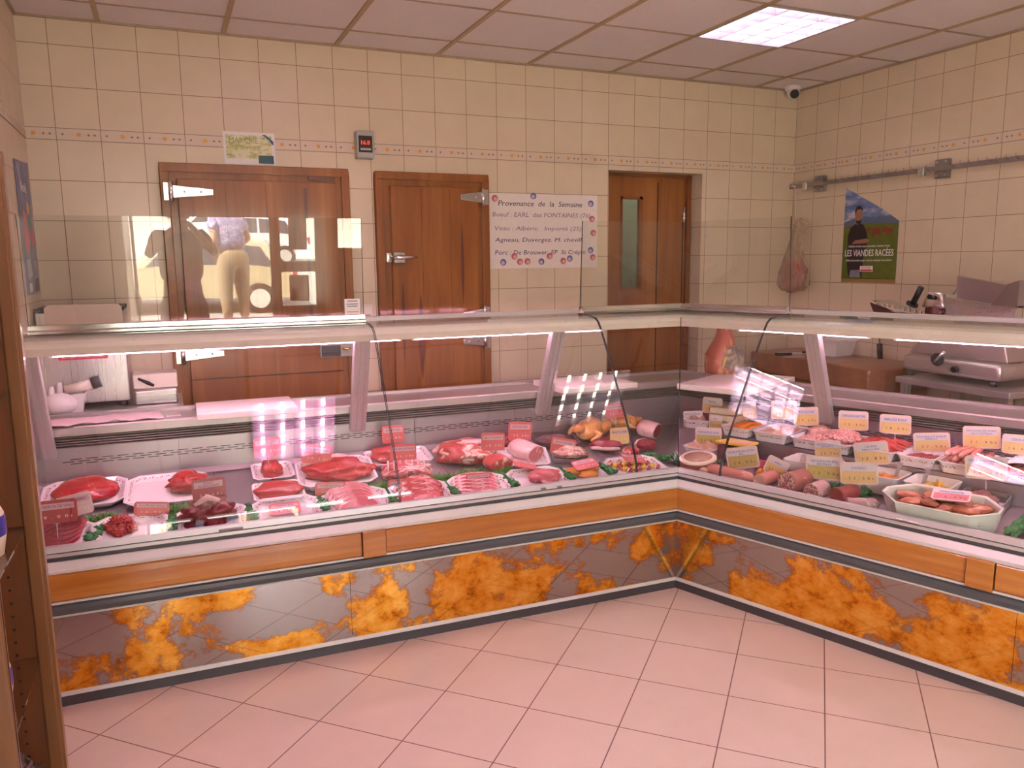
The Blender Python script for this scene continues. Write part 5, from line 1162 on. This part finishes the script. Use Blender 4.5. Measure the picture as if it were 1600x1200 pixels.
sausage(.845, .098, .026, .13, .75, 'small floured white dry sausage next to the big cream dish', WSKIN, SALAMI)
t = put('marinade_dish', 'big long cream ceramic dish of marinated orange meat', 'dish', 'B', 1.130, .150)
def lp(ins, z_): return [(x, y, z_) for x, y in octo(.43, .215, .08, ins)]
M().loops([lp(.022, 0), lp(.003, .085), lp(0, .092), lp(.006, .094), lp(.012, .090), lp(.022, .02)]).build('dish', CERAM, t, .002)
fill(t, .32, .15, .058, JELLY, 'marinade', 3, top=.004)
MM = meat('marinated_pork', (.66, .25, .14), (.52, .14, .08), (.80, .46, .34), .4, 7, rough=.12)
for k, (x, y) in enumerate(((-.135, .015), (-.105, -.035), (-.065, .035), (-.045, -.025), (.0, .04), (.02, -.04), (.065, .03), (.085, -.03), (.125, .01))):
    p = Vector((x, y, .075)); q = put('marinated_steak', 'glistening marinated pork piece in the big cream dish', 'meat', 'B', 1.140+x, .150+y, h=.068, rz=k*.9, group='marinated pork pieces')
    M().blob((0, 0, .006), (.048, .028, .014), 120+k, .25, 4, 22, 14).build('piece', MM, q)
parsley('B', .705, .235, .10, 'curly parsley tuft behind the dark red sausage', .2, True); parsley('B', .79, .225, .09, 'curly parsley tuft behind the floured sausage', 1.2, True)
parsley('B', 1.385, .215, .30, 'long curly parsley strip right of the big cream dish', PI/2, True, .035); parsley('B', -.14, .19, .12, 'curly parsley tuft in the corner of the delicatessen side', 2.4, True)
parsley('B', .055, .235, .08, 'small parsley tuft behind the round ham', 0, True)
t = put('salad_bowl', 'white dish with orange salad at the right edge', 'bowl', 'B', 1.50, .290, group='white square salad bowls'); M().loops([[(x*k, y*k, z) for x, y in octo(.17, .15, .014)] for k, z in ((.8, 0), (1, .05), (.93, .05), (.75, .008))]).build('bowl', WHITE, t); M().blob((0, 0, .035), (.06, .05, .018), 2, .2, hf=.2).build('salad', CARROT, t)
t = put('black_tray', 'black tray with pale pink slices in the bottom right corner of the counter', 'tray', 'B', 1.52, .120); M().loops([[(x*k, y*k, z) for x, y in octo(.20, .17, .014)] for k, z in ((.9, 0), (1, .03), (.95, .03), (.86, .006))]).build('tray', BLACK, t)
for k in range(2): M().loops([[(x*.8+.01*k, y*.75-.012*k, z+.010*k) for x, y in octo(.18, .14, .02)] for z in (.018, .028)]).build('slice', plain('pale_pink_terrine', (.74, .40, .32), .4), t, .002)
# ------------------------------------------------------------------ price tags
TXTA = ['TENDRON DE VEAU', 'FOIE DE VEAU', 'BOEUF|BOURGUIGNON', 'SAUTE DE VEAU', 'NOIX DE VEAU|TRANCHE', 'ESCALOPE DE VEAU', 'ROTI DE VEAU', "COLLIER D'AGNEAU", 'COTE DE PORC', 'POITRINE DE VEAU', 'POITRINE FUMEE', "SELLE D'AGNEAU", 'ROTI DE PORC', 'SAUTE DE PORC', 'POULET FERMIER', 'MAGRET DE CANARD']
TXTB = ['FROMAGE', 'PATE DE CAMPAGNE|BRETON', 'PATE', 'MORTADELLE OLIVE', 'CARPACCIO|DE SAUMON', 'MOUSSE DE FOIE', 'PATE DE FOIE', 'ROSETTE DE LYON|SEC', 'JAMBON', 'CHIPOLATA NATURE', 'MERGUEZ BOEUF', 'SALADE DE PATES|ROQUETTE', 'SAUCISSE', 'SAUCISSON SEC|DE PAYS', 'CELERI|REMOULADE', 'CHORIZO', 'SAUCISSE DE BOEUF|PIMENT', 'SAUCISSE DE PORC|AU COUTEAU', 'CERVELAS', 'CAROTTES RAPEES', 'TABOULE|SEMOULE', "PATE D'AUVERGNE|MAISON"]
LABA = ['front most left tag reading TENDRON DE VEAU', 'tilted pale tag half behind the TENDRON DE VEAU tag', 'tag of two text lines in front of the ragged red beef', 'tag rising behind the diced meat tray', 'upright tag above the narrow red steak', 'tilted tag stuck in the long red beef cut', 'tag high above the folded orange-red meat', 'tag between the shallow rear tray and the rack of ribs', 'tag behind the fan of pork slices', 'tag leaning at the left of the veal breast slices', 'tag in the streaky belly slices', 'tag reading SELLE D\'AGNEAU above the small lamb roast', 'tag reading ROTI DE PORC above the pale pork roast', 'strongly tilted tag above the diced pork', 'highest tag in front of the chickens', 'cream tag reading MAGRET DE CANARD below the chickens']
LABB = ['uppermost yellow tag in the back corner', 'tag left of the small dark picture card in the corner', 'small tag squeezed behind the large yellow one in the corner', 'large yellow tag above the round ham', 'tilted tag in the orange terrine', 'tag at the back of the smooth pinkish pate', 'tag left of the leaning support post', 'large tilted tag in front of the yellow cheese wedge', 'tag turned sideways behind the cooked sausage', 'tag in the right mound of sausage meat', 'tag in the bright red minced beef', 'tilted tag standing in the left white bowl', 'narrow tag half hidden behind the largest front tag', 'largest front tag above the mottled salami', 'tilted tag left of the carrot bowl', 'tag above the dark red dry sausage', 'tag over the three dark sausages', 'tag high above the pink fresh sausages', 'tag cut by the right edge of the picture', 'tag standing in the carrot bowl', 'tag standing in the corn salad bowl', 'yellow tag above the jellied pate tray']
TA = [(2.653, .13, .708, .143, .088, 0), (2.601, .22, .701, .123, .084, -8), (2.117, .30, .682, .131, .096, -2), (2.336, .24, .645, .129, .057, 8), (1.854, .55, .784, .120, .085, -1), (1.641, .50, .738, .136, .089, 12), (1.250, .62, .773, .111, .086, 0), (1.245, .45, .717, .128, .079, 2), (1.625, .25, .638, .131, .061, 4), (1.314, .25, .606, .113, .081, 0), (.956, .20, .619, .122, .053, 2), (.798, .42, .733, .123, .089, 4), (.611, .52, .748, .128, .099, 6), (.413, .42, .669, .145, .085, 14), (-.004, .62, .789, .121, .082, -2), (.082, .42, .694, .115, .088, 2)]
TB = [(-.178, .58, .820, .105, .088, 0), (-.246, .50, .748, .105, .088, -8), (-.118, .52, .745, .069, .072, -4), (-.060, .36, .699, .133, .097, -4), (-.003, .62, .809, .117, .093, -10), (.217, .62, .841, .122, .096, -4), (.356, .58, .832, .112, .093, -7), (.207, .24, .656, .150, .106, -14), (.395, .22, .647, .096, .084, 20), (.583, .60, .839, .126, .092, -3), (.776, .60, .848, .124, .089, -2), (.546, .42, .721, .111, .087, -8), (.519, .28, .670, .074, .083, 10), (.623, .22, .684, .149, .106, -4), (.746, .42, .737, .136, .107, -12), (.784, .20, .695, .143, .096, -7), (.943, .58, .793, .137, .086, -8), (1.133, .60, .842, .132, .096, -5), (1.276, .58, .837, .109, .082, -2), (.889, .45, .680, .136, .076, -10), (1.063, .48, .689, .137, .082, -8), (1.221, .36, .769, .139, .093, -4)]
PIN = plain('clear_pin', (.70, .66, .66), .2)
def price_tag(side, s, d, z, w_, h_, tl, txt, price, label, body, flat=False, rz0=0.):
    grp = 'salmon price tags' if side == 'A' else 'yellow price tags'
    ext = 0 if side == 'A' else math.radians(10)
    t = thing('price_tag', label, 'price tag', tuple(wpos(side, s, d, z)), RZ[side]+ext+rz0, grp, rx=(-1.25 if flat else math.radians(-6)), ry=math.radians(tl))
    w_ /= (1 if side == 'A' else .93); c = .008
    P = [(-w_/2+c, -h_/2), (w_/2-c, -h_/2), (w_/2, -h_/2+c), (w_/2, h_/2-c), (w_/2-c, h_/2), (-w_/2+c, h_/2), (-w_/2, h_/2-c), (-w_/2, -h_/2+c)]
    M().loops([[(x, y, z_) for x, z_ in P] for y in (-.001, .001)]).build('card', body if side == 'A' else TAGW, t)
    if side == 'B': M().loops([[(x*.90, y, z_*.62-h_*.12) for x, z_ in P] for y in (-.0016, -.001)]).build('yellow_field', body, t)
    M().box(-w_*.43, w_*.43, -.0019, -.001, h_*.10, h_*.36).build('white_strip', plain('tag_strip', (.66, .60, .66), .5) if side == 'B' else plain('tag_strip_pink', (.66, .42, .45), .5), t)
    ls = txt.split('|')
    for k, q in enumerate(ls): text(q, h_*(.17 if len(ls) == 1 else .125), VIOI if side == 'A' else BLUEI, t, 'name_lettering', (0, -.0022, h_*(.23 if len(ls) == 1 else .29-.125*k)), w=min(w_*.80, w_*.055*len(q)), ext=.0002)
    text('  '.join(price), h_*.17, WHITEI if side == 'A' else BLACKI, t, 'price_lettering', (-.0, -.0022, -h_*.22), w=w_*.56, ext=.0002)
    text('€', h_*.12, WHITEI if side == 'A' else BLACKI, t, 'euro_sign', (w_*.36, -.0022, -h_*.24), ext=.0002)
    if not flat:
        zb = (deckz(d) if (side == 'A' or d < .43) else .70)+.035
        L = max(.01, z-h_/2-zb); M().tube([(0, .003, -h_/2+.012), (0, .003, -h_/2-L)], .0016, 6).build('pin', PIN, t); M().box(-.010, .010, .001, .005, -h_/2-.002, -h_/2+.012).build('clip', PIN, t)
    return t
DSAL = plain('dark_salmon_tag', (.42, .07, .075), .35); OLV = plain('olive_yellow_tag', (.52, .40, .14), .35)
for k, (a, tx, lb) in enumerate(zip(TA, TXTA, LABA)):
    price_tag('A', *a, tx, ('%d.%d0' % (9+(k*7) % 17, (k*3) % 10)), lb.replace('cream tag', 'cream price tag') if k == 15 else (lb if k == 1 else 'salmon price tag, '+lb.replace(' tag ', ' one ', 1) if not lb.startswith('tag ') else 'salmon price '+lb), DSAL if k in (0, 2) else (TAGY if k == 15 else (TAGW if k == 1 else TAGR)))
for k, (a, tx, lb) in enumerate(zip(TB, TXTB, LABB)):
    price_tag('B', *a, tx, ('%d.%d0' % (10+(k*5) % 21, (k*7) % 10)), 'yellow price '+lb if lb.startswith('tag ') else 'yellow price tag, '+lb.replace('yellow tag', 'one').replace(' tag ', ' one ', 1), OLV if k in (3, 7, 13) else TAGY)
for (sd, s, d, h, tl, lab) in (('A', 1.83, .145, .022, 0, 'salmon price tag lying flat in the empty front tray'), ('A', .700, .255, .045, 16, 'salmon price tag lying tilted behind the pale escalope'), ('A', .42, .165, .05, -5, 'salmon price tag lying on the breaded escalopes'), ('A', .15, .165, .05, 10, 'salmon price tag lying on the skewers'), ('B', 1.165, .145, .105, -3, 'pink price tag lying on the marinated meat in the cream dish')):
    price_tag(sd, s, d, deckz(d)+h+.012, .125, .078, tl, 'PORC MARINE' if sd == 'B' else 'CORDON BLEU', '12.90', lab, TAGR, True)
t = thing('picture_card', 'small dark red picture card standing between the yellow tags in the corner', 'card', tuple(wpos('B', -.190, .515, .748)), RZ['B']+math.radians(15))
M().box(-.020, .020, -.001, .001, -.035, .035).build('card', plain('dark_red_print', (.16, .03, .025), .4, var=.6, scale=40), t)
M().tube([(0, .002, -.033), (0, .002, -.048)], .0015, 6).build('pin', PIN, t)
